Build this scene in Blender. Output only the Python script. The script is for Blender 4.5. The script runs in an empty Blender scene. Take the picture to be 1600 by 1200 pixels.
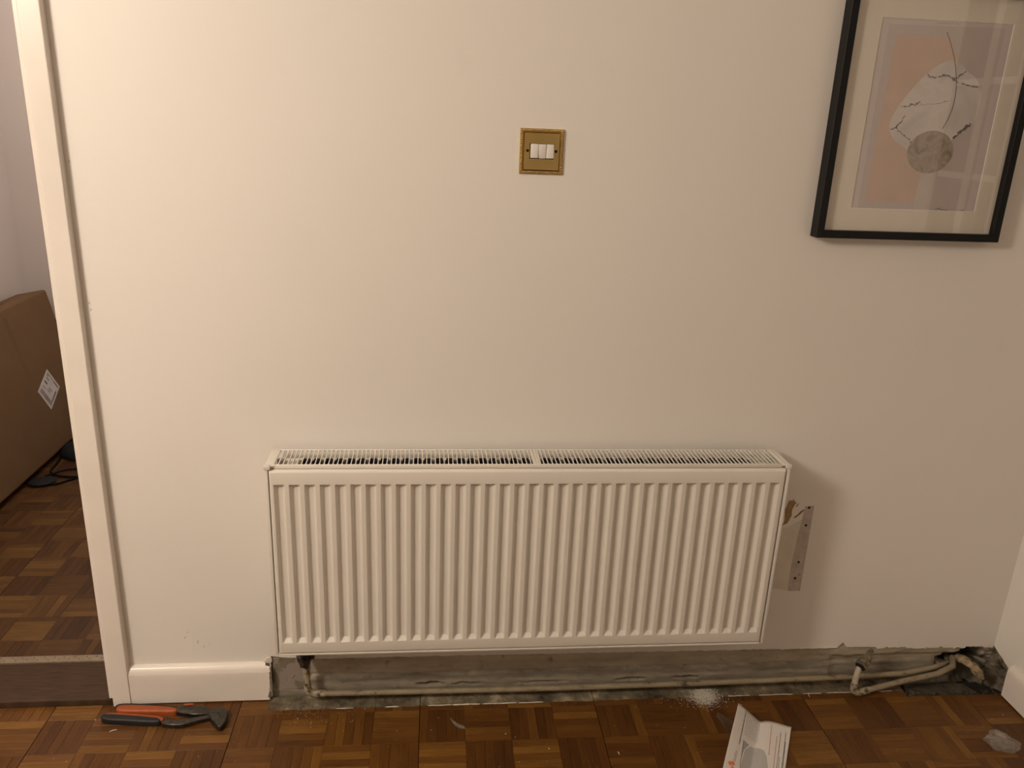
import bpy, bmesh, math, random
from mathutils import Vector, Matrix, noise
random.seed(7)
S = bpy.context.scene
COL = S.collection

# ------------------------------------------------------------------ camera
CAM_LOC = Vector((0.0, -1.7851, 1.4491))
cr = Vector((0.99495585, -0.09244227, 0.03895238))
cu = Vector((-0.00791789, 0.31472307, 0.94915051))
cf = Vector((0.10000084, 0.94467127, -0.31240361))
cd = bpy.data.cameras.new('camera')
cam = bpy.data.objects.new('camera', cd); COL.objects.link(cam)
m = Matrix((cr, cu, -cf)).transposed().to_4x4(); m.translation = CAM_LOC
cam.matrix_world = m
cd.sensor_width = 36.0; cd.lens = 1264.765 / 1600 * 36.0; cd.clip_start = 0.02
S.camera = cam

# ------------------------------------------------------------------ world, lamp, exposure
w = bpy.data.worlds.new('night'); S.world = w; w.use_nodes = True
w.node_tree.nodes['Background'].inputs[0].default_value = (0.004, 0.005, 0.009, 1)
w.node_tree.nodes['Background'].inputs[1].default_value = 1.0
ld = bpy.data.lights.new('ceiling_lamp_light', 'POINT'); ld.energy = 112; ld.color = (1.0, 0.858, 0.715)
ld.shadow_soft_size = 0.22
lo = bpy.data.objects.new('ceiling_lamp_light', ld); COL.objects.link(lo); lo.location = (-1.64, -1.55, 2.10)
hd = bpy.data.lights.new('hall_lamp_light', 'POINT'); hd.energy = 22; hd.color = (1.0, 0.85, 0.75); hd.shadow_soft_size = 0.15
ho = bpy.data.objects.new('hall_lamp_light', hd); COL.objects.link(ho); ho.location = (-0.85, 1.15, 2.2)
vs = S.view_settings
vs.view_transform = 'Standard'; vs.look = 'None'; vs.gamma = 1.0; vs.use_curve_mapping = False
vs.exposure = 0.0

# ------------------------------------------------------------------ materials
def srgb(r, g, b):
    f = lambda c: (c / 255 / 12.92) if c / 255 <= 0.04045 else ((c / 255 + 0.055) / 1.055) ** 2.4
    return (f(r), f(g), f(b), 1)

class NT:
    def __init__(s, name):
        s.m = bpy.data.materials.new(name); s.m.use_nodes = True
        s.t = s.m.node_tree; s.b = s.t.nodes['Principled BSDF']
    def n(s, typ, **kw):
        o = s.t.nodes.new(typ)
        for k, v in kw.items(): setattr(o, k, v)
        return o
    def l(s, a, b): s.t.links.new(a, b)
    def noise(s, vec, scale, detail=4, rough=0.55, dist=0.0):
        o = s.n('ShaderNodeTexNoise'); o.inputs['Scale'].default_value = scale
        o.inputs['Detail'].default_value = detail; o.inputs['Roughness'].default_value = rough
        o.inputs['Distortion'].default_value = dist
        if vec is not None: s.l(vec, o.inputs['Vector'])
        return o.outputs['Fac']
    def mapping(s, vec, scale=(1, 1, 1), loc=(0, 0, 0), rot=(0, 0, 0)):
        o = s.n('ShaderNodeMapping'); o.inputs['Scale'].default_value = scale
        o.inputs['Location'].default_value = loc; o.inputs['Rotation'].default_value = rot
        s.l(vec, o.inputs['Vector']); return o.outputs[0]
    def ramp(s, fac, stops):
        o = s.n('ShaderNodeValToRGB'); e = o.color_ramp.elements
        while len(e) < len(stops): e.new(0.5)
        for q, (p, c) in zip(e, stops):
            q.position = p; q.color = c if len(c) == 4 else (*c, 1)
        s.l(fac, o.inputs[0]); return o.outputs[0]
    def mix(s, fac, a, b, mode='MIX'):
        o = s.n('ShaderNodeMix', data_type='RGBA', blend_type=mode)
        for i, v in ((0, fac), (6, a), (7, b)):
            if hasattr(v, 'is_linked') or hasattr(v, 'links'): s.l(v, o.inputs[i])
            else: o.inputs[i].default_value = v
        return o.outputs[2]
    def math(s, op, a, b=0.0, clamp=False):
        o = s.n('ShaderNodeMath', operation=op); o.use_clamp = clamp
        for i, v in ((0, a), (1, b)):
            if hasattr(v, 'links'): s.l(v, o.inputs[i])
            else: o.inputs[i].default_value = v
        return o.outputs[0]
    def bump(s, h, strength=0.2, dist=0.001):
        o = s.n('ShaderNodeBump'); o.inputs['Strength'].default_value = strength
        o.inputs['Distance'].default_value = dist; s.l(h, o.inputs['Height'])
        s.l(o.outputs[0], s.b.inputs['Normal'])
    def set(s, col=None, rough=None, metal=None, spec=None, **kw):
        i = s.b.inputs
        if col is not None:
            if hasattr(col, 'links'): s.l(col, i['Base Color'])
            else: i['Base Color'].default_value = col
        if rough is not None: i['Roughness'].default_value = rough
        if metal is not None: i['Metallic'].default_value = metal
        if spec is not None: i['Specular IOR Level'].default_value = spec
        for k, v in kw.items(): i[k.replace('_', ' ')].default_value = v
        return s.m

def obj_co(t): return t.n('ShaderNodeTexCoord').outputs['Object']
def pos(t): return t.n('ShaderNodeNewGeometry').outputs['Position']

def simple(name, col, rough=0.5, metal=0.0, spec=0.5, var=0.06, scale=30, bump=0.0, bscale=200, bd=0.0005):
    t = NT(name); co = obj_co(t)
    n = t.noise(co, scale, 3)
    a = tuple(max(0, c * (1 - var)) for c in col[:3]) + (1,)
    b = tuple(min(1, c * (1 + var)) for c in col[:3]) + (1,)
    t.set(t.ramp(n, [(0.3, a), (0.7, b)]), rough, metal, spec)
    if bump: t.bump(t.noise(co, bscale, 3), bump, bd)
    return t.m

M = {}
M['hall'] = simple('hall_wall_paint', (0.74, 0.69, 0.66, 1), 0.6, var=0.02, scale=2)
M['ceiling'] = simple('ceiling_paint', (0.80, 0.78, 0.75, 1), 0.7, var=0.02, scale=2)
M['gloss'] = simple('white_gloss_paint', (0.80, 0.74, 0.67, 1), 0.28, var=0.03, scale=9, bump=0.10, bscale=45)
M['enamel'] = simple('radiator_white_enamel', (0.75, 0.71, 0.635, 1), 0.30, var=0.01, scale=5)
M['fin'] = simple('convector_fin_steel', (0.045, 0.045, 0.048, 1), 0.5, var=0.1)
M['black'] = simple('black_frame', (0.004, 0.004, 0.004, 1), 0.5, var=0.1, spec=0.3)
M['mat'] = simple('mount_board', (0.74, 0.68, 0.58, 1), 0.8, var=0.02)
M['bevel'] = simple('mount_bevel', (0.82, 0.79, 0.73, 1), 0.7, var=0.02)
M['p_outer'] = simple('print_paper_lilac', (0.60, 0.54, 0.52, 1), 0.8, var=0.02)
M['p_inner'] = simple('print_grey_mauve', (0.54, 0.475, 0.445, 1), 0.8, var=0.03)
M['p_terra'] = simple('print_terracotta', (0.60, 0.45, 0.355, 1), 0.8, var=0.06, scale=18)
M['p_light'] = simple('print_pale_shape', (0.57, 0.51, 0.47, 1), 0.8, var=0.03)
M['p_ink'] = simple('print_ink', (0.05, 0.038, 0.03, 1), 0.8)
M['p_vein'] = simple('print_vein_grey', (0.16, 0.14, 0.135, 1), 0.8, var=0.5, scale=150)
M['rocker'] = simple('white_rocker_plastic', (0.80, 0.76, 0.70, 1), 0.3, var=0.01)
M['screw'] = simple('dark_screw', (0.03, 0.022, 0.012, 1), 0.4, metal=0.7)
M['brass'] = simple('polished_brass', (0.64, 0.48, 0.20, 1), 0.16, metal=1.0, var=0.05, scale=12)
M['orange'] = simple('orange_grip', (0.33, 0.070, 0.014, 1), 0.5, var=0.15, scale=60)
M['rubber'] = simple('black_rubber_grip', (0.010, 0.010, 0.010, 1), 0.55, var=0.2)
M['toolsteel'] = simple('blackened_tool_steel', (0.085, 0.078, 0.065, 1), 0.30, metal=0.9, var=0.3, scale=90, bump=0.2)
M['paper'] = simple('leaflet_paper', (0.74, 0.70, 0.66, 1), 0.7, var=0.015)
M['ink_dark'] = simple('leaflet_dark_ink', (0.07, 0.065, 0.06, 1), 0.7)
M['ink_grey'] = simple('leaflet_grey_ink', (0.36, 0.345, 0.33, 1), 0.7)
M['ink_mid'] = simple('leaflet_picture_grey', (0.46, 0.445, 0.43, 1), 0.7, var=0.03)
M['ink_red'] = simple('leaflet_red_ink', (0.55, 0.13, 0.10, 1), 0.7)
M['ink_orange'] = simple('leaflet_orange_ink', (0.80, 0.20, 0.045, 1), 0.7)
M['label_ink'] = simple('label_print_ink', (0.14, 0.13, 0.14, 1), 0.7)
M['label'] = simple('shipping_label_paper', (0.62, 0.60, 0.60, 1), 0.6)
M['cable'] = simple('black_cable', (0.006, 0.006, 0.007, 1), 0.85, spec=0.1)
M['gadget'] = simple('dark_grey_plastic', (0.012, 0.014, 0.016, 1), 0.7, spec=0.2)
M['crumb'] = simple('plaster_crumb', (0.60, 0.56, 0.48, 1), 0.9)
M['caulk'] = simple('old_white_paint_edge', (0.74, 0.70, 0.62, 1), 0.6, var=0.2, scale=60)
M['alu'] = simple('aluminium_strip', (0.24, 0.185, 0.125, 1), 0.55, metal=0.1, var=0.15, scale=50)
M['hole'] = simple('hole_dark', (0.008, 0.007, 0.006, 1), 0.9)
M['winframe'] = simple('window_bar_paint', (0.80, 0.76, 0.68, 1), 0.4, var=0.02)

# painted wall
t = NT('painted_wall'); co = pos(t)
big = t.noise(co, 1.6, 2)
fine = t.noise(co, 260, 3)
c = t.ramp(big, [(0.3, (0.80, 0.765, 0.71, 1)), (0.7, (0.83, 0.79, 0.73, 1))])
sm = t.noise(t.mapping(co, (1, 1, 0.8)), 7.0, 5, 0.6)
c = t.mix(t.math('MULTIPLY', t.ramp(sm, [(0.66, (0, 0, 0)), (0.80, (1, 1, 1))]), 0.12), c, (0.45, 0.41, 0.35, 1))
t.set(c, 0.50, spec=0.35)
t.bump(t.math('ADD', t.math('MULTIPLY', fine, 0.5), t.noise(co, 22, 3)), 0.12, 0.002)
M['wall'] = t.m

# bare masonry behind the removed skirting
t = NT('bare_masonry'); co = pos(t)
st = t.noise(t.mapping(co, (1.0, 1, 4.5)), 6, 5, 0.6, 0.0)
bl = t.noise(co, 34, 5, 0.7)
c = t.ramp(st, [(0.25, (0.25, 0.21, 0.155, 1)), (0.42, (0.40, 0.345, 0.26, 1)), (0.58, (0.48, 0.415, 0.315, 1)), (0.75, (0.55, 0.48, 0.365, 1))])
c = t.mix(t.ramp(bl, [(0.60, (0, 0, 0)), (0.76, (0.8, 0.8, 0.8))]), c, (0.10, 0.085, 0.065, 1))
z = t.n('ShaderNodeSeparateXYZ'); t.l(co, z.inputs[0])
# dark line with a ragged edge just above the pipe
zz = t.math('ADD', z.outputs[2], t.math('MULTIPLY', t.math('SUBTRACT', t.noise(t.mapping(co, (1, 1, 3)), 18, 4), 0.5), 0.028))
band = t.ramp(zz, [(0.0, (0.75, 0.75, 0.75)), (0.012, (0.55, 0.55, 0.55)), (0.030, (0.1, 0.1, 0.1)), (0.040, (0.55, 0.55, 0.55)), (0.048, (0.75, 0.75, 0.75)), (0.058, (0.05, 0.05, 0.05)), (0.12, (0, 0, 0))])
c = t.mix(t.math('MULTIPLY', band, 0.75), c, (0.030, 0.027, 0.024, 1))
# shade of the broken corner hole painted into the colour, noisy edge
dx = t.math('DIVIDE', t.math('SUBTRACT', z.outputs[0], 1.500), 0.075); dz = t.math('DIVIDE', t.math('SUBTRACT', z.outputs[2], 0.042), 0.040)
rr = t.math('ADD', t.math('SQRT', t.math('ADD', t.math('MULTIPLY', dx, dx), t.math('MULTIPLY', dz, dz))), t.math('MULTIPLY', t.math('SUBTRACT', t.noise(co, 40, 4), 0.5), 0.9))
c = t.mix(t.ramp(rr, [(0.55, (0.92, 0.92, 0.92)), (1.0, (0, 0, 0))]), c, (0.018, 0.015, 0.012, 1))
t.set(c, 0.92, spec=0.2)
t.bump(t.math('ADD', bl, t.noise(co, 160, 4)), 0.3, 0.002)
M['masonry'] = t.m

t = NT('rubble'); co = pos(t)
n1 = t.noise(co, 45, 5, 0.7)
t.set(t.ramp(n1, [(0.3, (0.035, 0.028, 0.021, 1)), (0.46, (0.17, 0.14, 0.10, 1)), (0.7, (0.34, 0.28, 0.20, 1))]), 0.95, spec=0.15)
t.bump(n1, 0.8, 0.006)
M['rubble'] = t.m

t = NT('old_plaster_patch'); co = pos(t)
n1 = t.noise(t.mapping(co, (1, 1, 0.6), (0.0, 0, 0.0)), 15, 4, 0.5, 0.3)
c = t.ramp(n1, [(0.44, (0.31, 0.255, 0.215, 1)), (0.50, (0.30, 0.25, 0.205, 1)), (0.53, (0.20, 0.172, 0.122, 1)), (0.7, (0.19, 0.16, 0.115, 1))])
c = t.mix(t.ramp(t.noise(co, 60, 5), [(0.6, (0, 0, 0)), (0.75, (1, 1, 1))]), c, (0.08, 0.06, 0.045, 1))
t.set(c, 0.85, spec=0.2); t.bump(t.noise(co, 120, 4), 0.4, 0.002)
M['patch'] = t.m

t = NT('bare_bracket_mark'); co = pos(t)
t.set(t.ramp(t.noise(co, 40, 4), [(0.35, (0.46, 0.40, 0.35, 1)), (0.62, (0.56, 0.49, 0.43, 1)), (0.75, (0.26, 0.22, 0.18, 1))]), 0.7)
M['mark'] = t.m
t = NT('torn_paint_brown'); co = pos(t)
t.set(t.ramp(t.noise(co, 55, 4), [(0.35, (0.26, 0.15, 0.06, 1)), (0.7, (0.42, 0.28, 0.14, 1))]), 0.9)
M['torn'] = t.m
M['scuff'] = simple('wall_scuff', (0.60, 0.54, 0.46, 1), 0.7, var=0.15, scale=200)
M['faded'] = simple('faded_paint', (0.70, 0.645, 0.55, 1), 0.65, var=0.05, scale=25)

# painted copper pipe
t = NT('painted_pipe'); co = pos(t)
n1 = t.noise(t.mapping(co, (0.5, 1, 1)), 42, 5, 0.7)
c = t.ramp(n1, [(0.34, (0.07, 0.05, 0.03, 1)), (0.42, (0.255, 0.205, 0.130, 1)), (0.6, (0.32, 0.265, 0.170, 1)), (0.72, (0.26, 0.215, 0.145, 1))])
t.set(c, 0.45); t.bump(t.noise(co, 150, 3), 0.3, 0.001)
M['pipe'] = t.m
t = NT('flaked_pipe_paint'); co = pos(t)
n1 = t.noise(co, 75, 4, 0.6)
t.set(t.ramp(n1, [(0.40, (0.05, 0.038, 0.028, 1)), (0.47, (0.24, 0.19, 0.11, 1)), (0.53, (0.34, 0.29, 0.20, 1)), (0.7, (0.44, 0.38, 0.29, 1))]), 0.6)
t.bump(n1, 0.4, 0.002)
M['flaked'] = t.m
M['pipewhite'] = simple('white_painted_pipe', (0.46, 0.39, 0.30, 1), 0.45, var=0.1, scale=70, bump=0.2)
M['oldbrass'] = simple('tarnished_fitting', (0.20, 0.165, 0.11, 1), 0.42, metal=0.6, var=0.5, scale=120, bump=0.4)
M['valve'] = simple('blackened_valve', (0.075, 0.062, 0.055, 1), 0.33, metal=0.6, var=0.5, scale=100, bump=0.5)
M['cloth'] = simple('flaking_pipe_lagging', (0.35, 0.27, 0.16, 1), 0.9, var=0.5, scale=70, bump=0.8, bscale=90, bd=0.004)

# cardboard
t = NT('cardboard'); co = obj_co(t)
n1 = t.noise(t.mapping(co, (1, 1, 1)), 3, 3); n2 = t.noise(t.mapping(co, (1, 2, 60)), 8, 3)
c = t.ramp(n1, [(0.3, (0.160, 0.095, 0.046, 1)), (0.7, (0.190, 0.114, 0.056, 1))])
t.set(t.mix(t.math('MULTIPLY', n2, 0.15), c, (0.14, 0.08, 0.04, 1)), 0.75, spec=0.25)
t.bump(n2, 0.15, 0.001)
M['card'] = t.m

# dark hardwood sill
t = NT('dark_hardwood'); co = pos(t)
n1 = t.noise(t.mapping(co, (3, 40, 1)), 6, 5)
t.set(t.ramp(n1, [(0.3, (0.040, 0.021, 0.011, 1)), (0.7, (0.075, 0.041, 0.021, 1))]), 0.65, spec=0.25); t.bump(n1, 0.2, 0.001)
M['sill'] = t.m

# parquet woods: one material per tone
def wood(name, base, hall=False):
    t = NT(name); uv = t.n('ShaderNodeUVMap').outputs[0]
    rnd = t.n('ShaderNodeObjectInfo').outputs['Random']
    off = t.n('ShaderNodeCombineXYZ'); t.l(t.math('MULTIPLY', rnd, 37.0), off.inputs[0]); t.l(t.math('MULTIPLY', rnd, 91.0), off.inputs[1])
    add = t.n('ShaderNodeVectorMath', operation='ADD'); t.l(uv, add.inputs[0]); t.l(off.outputs[0], add.inputs[1])
    g = t.noise(t.mapping(add.outputs[0], (14, 260, 1)), 1.0, 5, 0.6, 0.4)
    g2 = t.noise(t.mapping(add.outputs[0], (9, 40, 1)), 1.0, 3, 0.5)
    d = tuple(x * 0.62 for x in base) + (1,); b = tuple(min(1, x * 1.22) for x in base) + (1,)
    c = t.ramp(t.math('ADD', t.math('MULTIPLY', g, 0.65), t.math('MULTIPLY', g2, 0.35)), [(0.34, d), (0.52, (*base, 1)), (0.68, b)])
    p = pos(t)
    c = t.mix(t.ramp(t.noise(p, 26, 4, 0.6), [(0.64, (0, 0, 0)), (0.76, (0.55, 0.55, 0.55))]), c, (base[0] * 0.4, base[1] * 0.38, base[2] * 0.4, 1))
    if not hall:
        s = t.n('ShaderNodeSeparateXYZ'); t.l(p, s.inputs[0])
        e = t.math('MULTIPLY', t.math('SUBTRACT', t.noise(p, 30, 4), 0.5), 0.016)
        gy = t.math('ADD', s.outputs[1], e)
        a = t.ramp(t.math('ADD', t.math('MULTIPLY', gy, 10.0), 1.0), [(0.455, (0, 0, 0)), (0.485, (1, 1, 1))])
        gx = t.math('ADD', s.outputs[0], t.math('MULTIPLY', t.math('SUBTRACT', t.noise(p, 22, 4), 0.5), 0.05))
        bx = t.ramp(t.math('ADD', gx, 0.9), [(0.487, (0, 0, 0)), (0.50, (1, 1, 1))])
        k = t.math('MULTIPLY', a, bx)
        gn = t.math('ADD', t.math('MULTIPLY', t.noise(p, 24, 5, 0.7), 0.5), t.math('MULTIPLY', t.noise(p, 8, 3, 0.6), 0.5))
        gc = t.ramp(gn, [(0.38, (0.034, 0.027, 0.018, 1)), (0.46, (0.11, 0.09, 0.058, 1)), (0.55, (0.19, 0.155, 0.10, 1)), (0.64, (0.40, 0.34, 0.23, 1))])
        c = t.mix(k, c, gc)
        rg = t.math('ADD', t.math('MULTIPLY', k, 0.45), 0.40)
        t.l(rg, t.b.inputs['Roughness'])
        t.set(c, None, spec=0.27)
    else:
        t.set(c, 0.5, spec=0.35)
    t.bump(g, 0.25, 0.0006)
    return t.m
TONES = [(0.100, 0.039, 0.010), (0.122, 0.049, 0.012), (0.145, 0.060, 0.014), (0.172, 0.074, 0.017), (0.205, 0.093, 0.021), (0.245, 0.117, 0.027)]
WOOD = [wood('parquet_tone_%d' % i, (c[0] * 0.79, c[1] * 0.75, c[2] * 0.62)) for i, c in enumerate(TONES)]
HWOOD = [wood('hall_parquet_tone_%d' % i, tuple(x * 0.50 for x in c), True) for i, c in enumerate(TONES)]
M['floorbase'] = simple('dirty_subfloor', (0.026, 0.021, 0.015, 1), 0.95, var=0.5, scale=40, bump=0.5, bscale=60, bd=0.003)
M['woodplain'] = simple('far_parquet', (0.15, 0.066, 0.018, 1), 0.45, var=0.3, scale=20)
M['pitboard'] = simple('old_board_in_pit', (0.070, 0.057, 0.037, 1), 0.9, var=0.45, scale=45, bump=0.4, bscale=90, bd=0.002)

# glass
def glass(name, rough=0.0, tint=(1, 1, 1, 1), ior=1.45):
    t = NT(name); t.set(tint, rough, Transmission_Weight=1.0, IOR=ior); return t.m
M['glass'] = None
t = NT('picture_glass'); nt = t.t
lw = t.n('ShaderNodeLayerWeight'); lw.inputs[0].default_value = 0.5
fc = t.math('ADD', t.math('MULTIPLY', t.math('POWER', lw.outputs['Facing'], 5.0), 0.80), 0.065)
tr = t.n('ShaderNodeBsdfTransparent'); gl = t.n('ShaderNodeBsdfGlossy'); gl.inputs['Roughness'].default_value = 0.01
mx = t.n('ShaderNodeMixShader'); t.l(fc, mx.inputs[0]); t.l(tr.outputs[0], mx.inputs[1]); t.l(gl.outputs[0], mx.inputs[2])
t.l(mx.outputs[0], nt.nodes['Material Output'].inputs[0])
M['glass'] = t.m
t = NT('clear_film'); nt = t.t
tr = t.n('ShaderNodeBsdfTransparent'); tr.inputs[0].default_value = (0.93, 0.92, 0.9, 1)
t.set((0.66, 0.61, 0.54, 1), 0.14, spec=1.0)
lw = t.n('ShaderNodeLayerWeight'); fc = t.math('ADD', t.math('MULTIPLY', t.math('POWER', lw.outputs['Facing'], 2.5), 0.6), 0.13)
mx = t.n('ShaderNodeMixShader'); t.l(fc, mx.inputs[0])
t.l(tr.outputs[0], mx.inputs[1]); t.l(t.b.outputs[0], mx.inputs[2])
t.l(mx.outputs[0], nt.nodes['Material Output'].inputs[0])
M['film'] = t.m
t = NT('thin_clear_film'); nt = t.t
tr = t.n('ShaderNodeBsdfTransparent'); tr.inputs[0].default_value = (0.97, 0.97, 0.96, 1)
t.set((0.7, 0.66, 0.6, 1), 0.15, spec=1.0)
lw = t.n('ShaderNodeLayerWeight'); fc = t.math('ADD', t.math('MULTIPLY', t.math('POWER', lw.outputs['Facing'], 4.0), 0.40), 0.02)
mx = t.n('ShaderNodeMixShader'); t.l(fc, mx.inputs[0])
t.l(tr.outputs[0], mx.inputs[1]); t.l(t.b.outputs[0], mx.inputs[2])
t.l(mx.outputs[0], nt.nodes['Material Output'].inputs[0])
M['thinfilm'] = t.m

# print marbles
t = NT('print_marble'); co = obj_co(t)
n1 = t.noise(co, 9, 5, 0.6, 1.2)
t.set(t.ramp(n1, [(0.3, (0.56, 0.515, 0.48, 1)), (0.55, (0.68, 0.63, 0.59, 1)), (0.75, (0.62, 0.57, 0.535, 1))]), 0.8)
M['p_marble'] = t.m
t = NT('print_agate'); co = obj_co(t)
n1 = t.noise(co, 26, 5, 0.6, 2.2)
t.set(t.ramp(n1, [(0.3, (0.24, 0.195, 0.145, 1)), (0.5, (0.36, 0.305, 0.24, 1)), (0.7, (0.46, 0.40, 0.33, 1))]), 0.8)
M['p_agate'] = t.m

# ------------------------------------------------------------------ geometry helpers
class MB:
    def __init__(s): s.bm = bmesh.new(); s.mi = 0
    def face(s, vs):
        try:
            f = s.bm.faces.new(vs); f.material_index = s.mi; return f
        except ValueError: return None
    def quad(s, *p): return s.face([s.bm.verts.new(q) for q in p])
    def box(s, x0, x1, y0, y1, z0, z1, bevel=0.0, seg=2):
        v = [s.bm.verts.new((x, y, z)) for z in (z0, z1) for y in (y0, y1) for x in (x0, x1)]
        fs = [s.face([v[i] for i in q]) for q in ((0, 2, 3, 1), (4, 5, 7, 6), (0, 1, 5, 4), (2, 6, 7, 3), (0, 4, 6, 2), (1, 3, 7, 5))]
        if bevel:
            ed = {e for f in fs for e in f.edges}
            bmesh.ops.bevel(s.bm, geom=list(ed), offset=bevel, segments=seg, profile=0.5, affect='EDGES')
        return s
    def prism(s, pts, axis, a, b, bevel=0.0, seg=2):
        """polygon pts (2-D) extruded between a and b along axis 'x','y','z'"""
        def mk(p, h):
            return {'x': (h, p[0], p[1]), 'y': (p[0], h, p[1]), 'z': (p[0], p[1], h)}[axis]
        A = [s.bm.verts.new(mk(p, a)) for p in pts]; B = [s.bm.verts.new(mk(p, b)) for p in pts]
        n = len(pts); fs = [s.face(A[::-1]), s.face(B)]
        for i in range(n): fs.append(s.face([A[i], A[(i + 1) % n], B[(i + 1) % n], B[i]]))
        fs = [f for f in fs if f]
        bmesh.ops.recalc_face_normals(s.bm, faces=fs)
        if bevel:
            top = fs[1]
            bmesh.ops.bevel(s.bm, geom=list(top.edges), offset=bevel, segments=seg, profile=0.5, affect='EDGES')
        return s
    def tube(s, path, rad, seg=14, cap=True):
        path = [Vector(p) for p in path]; n = len(path)
        R = rad if isinstance(rad, (list, tuple)) else [rad] * n
        up = None; rings = []
        for i, p in enumerate(path):
            d = ((path[min(i + 1, n - 1)] - path[i]).normalized() + (path[i] - path[max(i - 1, 0)]).normalized()).normalized()
            if up is None:
                up = Vector((0, 0, 1)) if abs(d.z) < 0.9 else Vector((1, 0, 0))
            a = d.cross(up).normalized(); up = a.cross(d).normalized()
            rings.append([s.bm.verts.new(p + (a * math.cos(q) + up * math.sin(q)) * R[i]) for q in (2 * math.pi * k / seg for k in range(seg))])
        fs = []
        for A, B in zip(rings, rings[1:]):
            for k in range(seg): fs.append(s.face([A[k], A[(k + 1) % seg], B[(k + 1) % seg], B[k]]))
        if cap: fs += [s.face(rings[0][::-1]), s.face(rings[-1])]
        bmesh.ops.recalc_face_normals(s.bm, faces=[f for f in fs if f])
        return s
    def lathe(s, prof, mat, seg=20):
        """prof [(r,z)], placed with matrix"""
        rings = [[s.bm.verts.new(mat @ Vector((r * math.cos(q), r * math.sin(q), z))) for q in (2 * math.pi * k / seg for k in range(seg))] for r, z in prof]
        fs = []
        for A, B in zip(rings, rings[1:]):
            for k in range(seg): fs.append(s.face([A[k], A[(k + 1) % seg], B[(k + 1) % seg], B[k]]))
        fs += [s.face(rings[0][::-1]), s.face(rings[-1])]
        bmesh.ops.recalc_face_normals(s.bm, faces=[f for f in fs if f])
        return s
    def grid(s, P):
        V = [[s.bm.verts.new(p) for p in row] for row in P]
        for i in range(len(V) - 1):
            for j in range(len(V[0]) - 1):
                s.face([V[i][j], V[i][j + 1], V[i + 1][j + 1], V[i + 1][j]])
        return s
    def build(s, name, mats, parent=None, smooth=False, angle=None, kind=None):
        me = bpy.data.meshes.new(name); s.bm.to_mesh(me); s.bm.free()
        for q in (mats if isinstance(mats, (list, tuple)) else [mats]): me.materials.append(q)
        if smooth:
            for p in me.polygons: p.use_smooth = True
            if angle is not None: me.set_sharp_from_angle(angle=math.radians(angle))
        o = bpy.data.objects.new(name, me); COL.objects.link(o)
        if parent is not None:
            o.parent = parent; o.matrix_parent_inverse = parent.matrix_world.inverted() if parent.type != 'EMPTY' else Matrix.Translation(parent.location).inverted()
        if kind: o['kind'] = kind
        return o

def empty(name, loc, label, cat, group=None):
    o = bpy.data.objects.new(name, None); COL.objects.link(o); o.location = loc
    o.empty_display_size = 0.05
    o['label'] = label; o['category'] = cat
    if group: o['group'] = group
    return o
def tag(o, label, cat, group=None):
    o['label'] = label; o['category'] = cat
    if group: o['group'] = group
    return o
def struct(o, label, cat):
    o['kind'] = 'structure'; o['label'] = label; o['category'] = cat; return o
def fb(x, y=0.0, z=0.0, o=3):
    return noise.fractal(Vector((x, y, z)), 1.0, 2.0, o)

# ------------------------------------------------------------------ room dimensions
XR, XL, YB, ZC = 1.575, -4.3, -5.2, 2.42        # right wall, left wall, wall behind the camera, ceiling
DXL, DXR = -1.56, -0.797                        # doorway
WT = 0.15                                       # wall thickness
HX0, HX1, HY1 = -1.84, 0.9, 2.03                # next room

# --- back wall: painted plaster skin with ragged lower edge, masonry behind it
def jag(x):
    if x < -0.400: return None
    zz = 0.1125 - 0.006 * max(0, min(1, (x + 0.1) / 1.0)) + 0.0022 * fb(x * 30, 1.0) + 0.0012 * fb(x * 140, 4.0)
    if x < -0.365: zz = 0.124 - (x + 0.40) * 0.15 + 0.002 * fb(x * 90)
    elif x < -0.30: zz = 0.118 + 0.002 * fb(x * 90)
    d = abs(x - 1.128)
    if d < 0.012: zz += 0.016 * (1 - d / 0.012)
    if x > 1.14: zz = 0.1035 - 0.010 * (x - 1.14) / 0.43 + 0.0028 * (1 if fb(x * 24, 7.7) > 0.05 else -0.3) + 0.0012 * fb(x * 120, 4.0)
    return zz
b = MB()
xs = [-0.400 + i * (XR + 0.400) / 420 for i in range(421)]
top_f = [b.bm.verts.new((x, 0, 0.30)) for x in xs]; low_f = [b.bm.verts.new((x, 0, jag(x))) for x in xs]
low_b = [b.bm.verts.new((x, 0.012, jag(x))) for x in xs]
for i in range(420):
    b.face([top_f[i + 1], top_f[i], low_f[i], low_f[i + 1]]); b.face([low_f[i + 1], low_f[i], low_b[i], low_b[i + 1]])
b.quad((-0.4, 0, 0.1), (-0.4, 0.012, 0.1), (-0.4, 0.012, 0.0), (-0.4, 0, 0.0))
b.box(-0.4, XR, 0, 0.012, 0.30, ZC); b.box(DXR, -0.4, 0, 0.012, 0.0, ZC)
b.box(DXL, DXR, 0, WT, 2.03, ZC); b.box(XL, DXL, 0, WT, 0, ZC)
b.box(DXR, XR, 0.012, WT, 0.127, ZC); b.box(DXR, XR, 0.10, WT, -0.06, 0.127); b.box(DXR, -0.41, 0.012, 0.1, -0.012, 0.127)
bmesh.ops.remove_doubles(b.bm, verts=b.bm.verts, dist=1e-5)
wall_back = b.build('wall_back', M['wall'])
struct(wall_back, 'white painted wall behind the radiator with ragged lower edge', 'wall')

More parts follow.
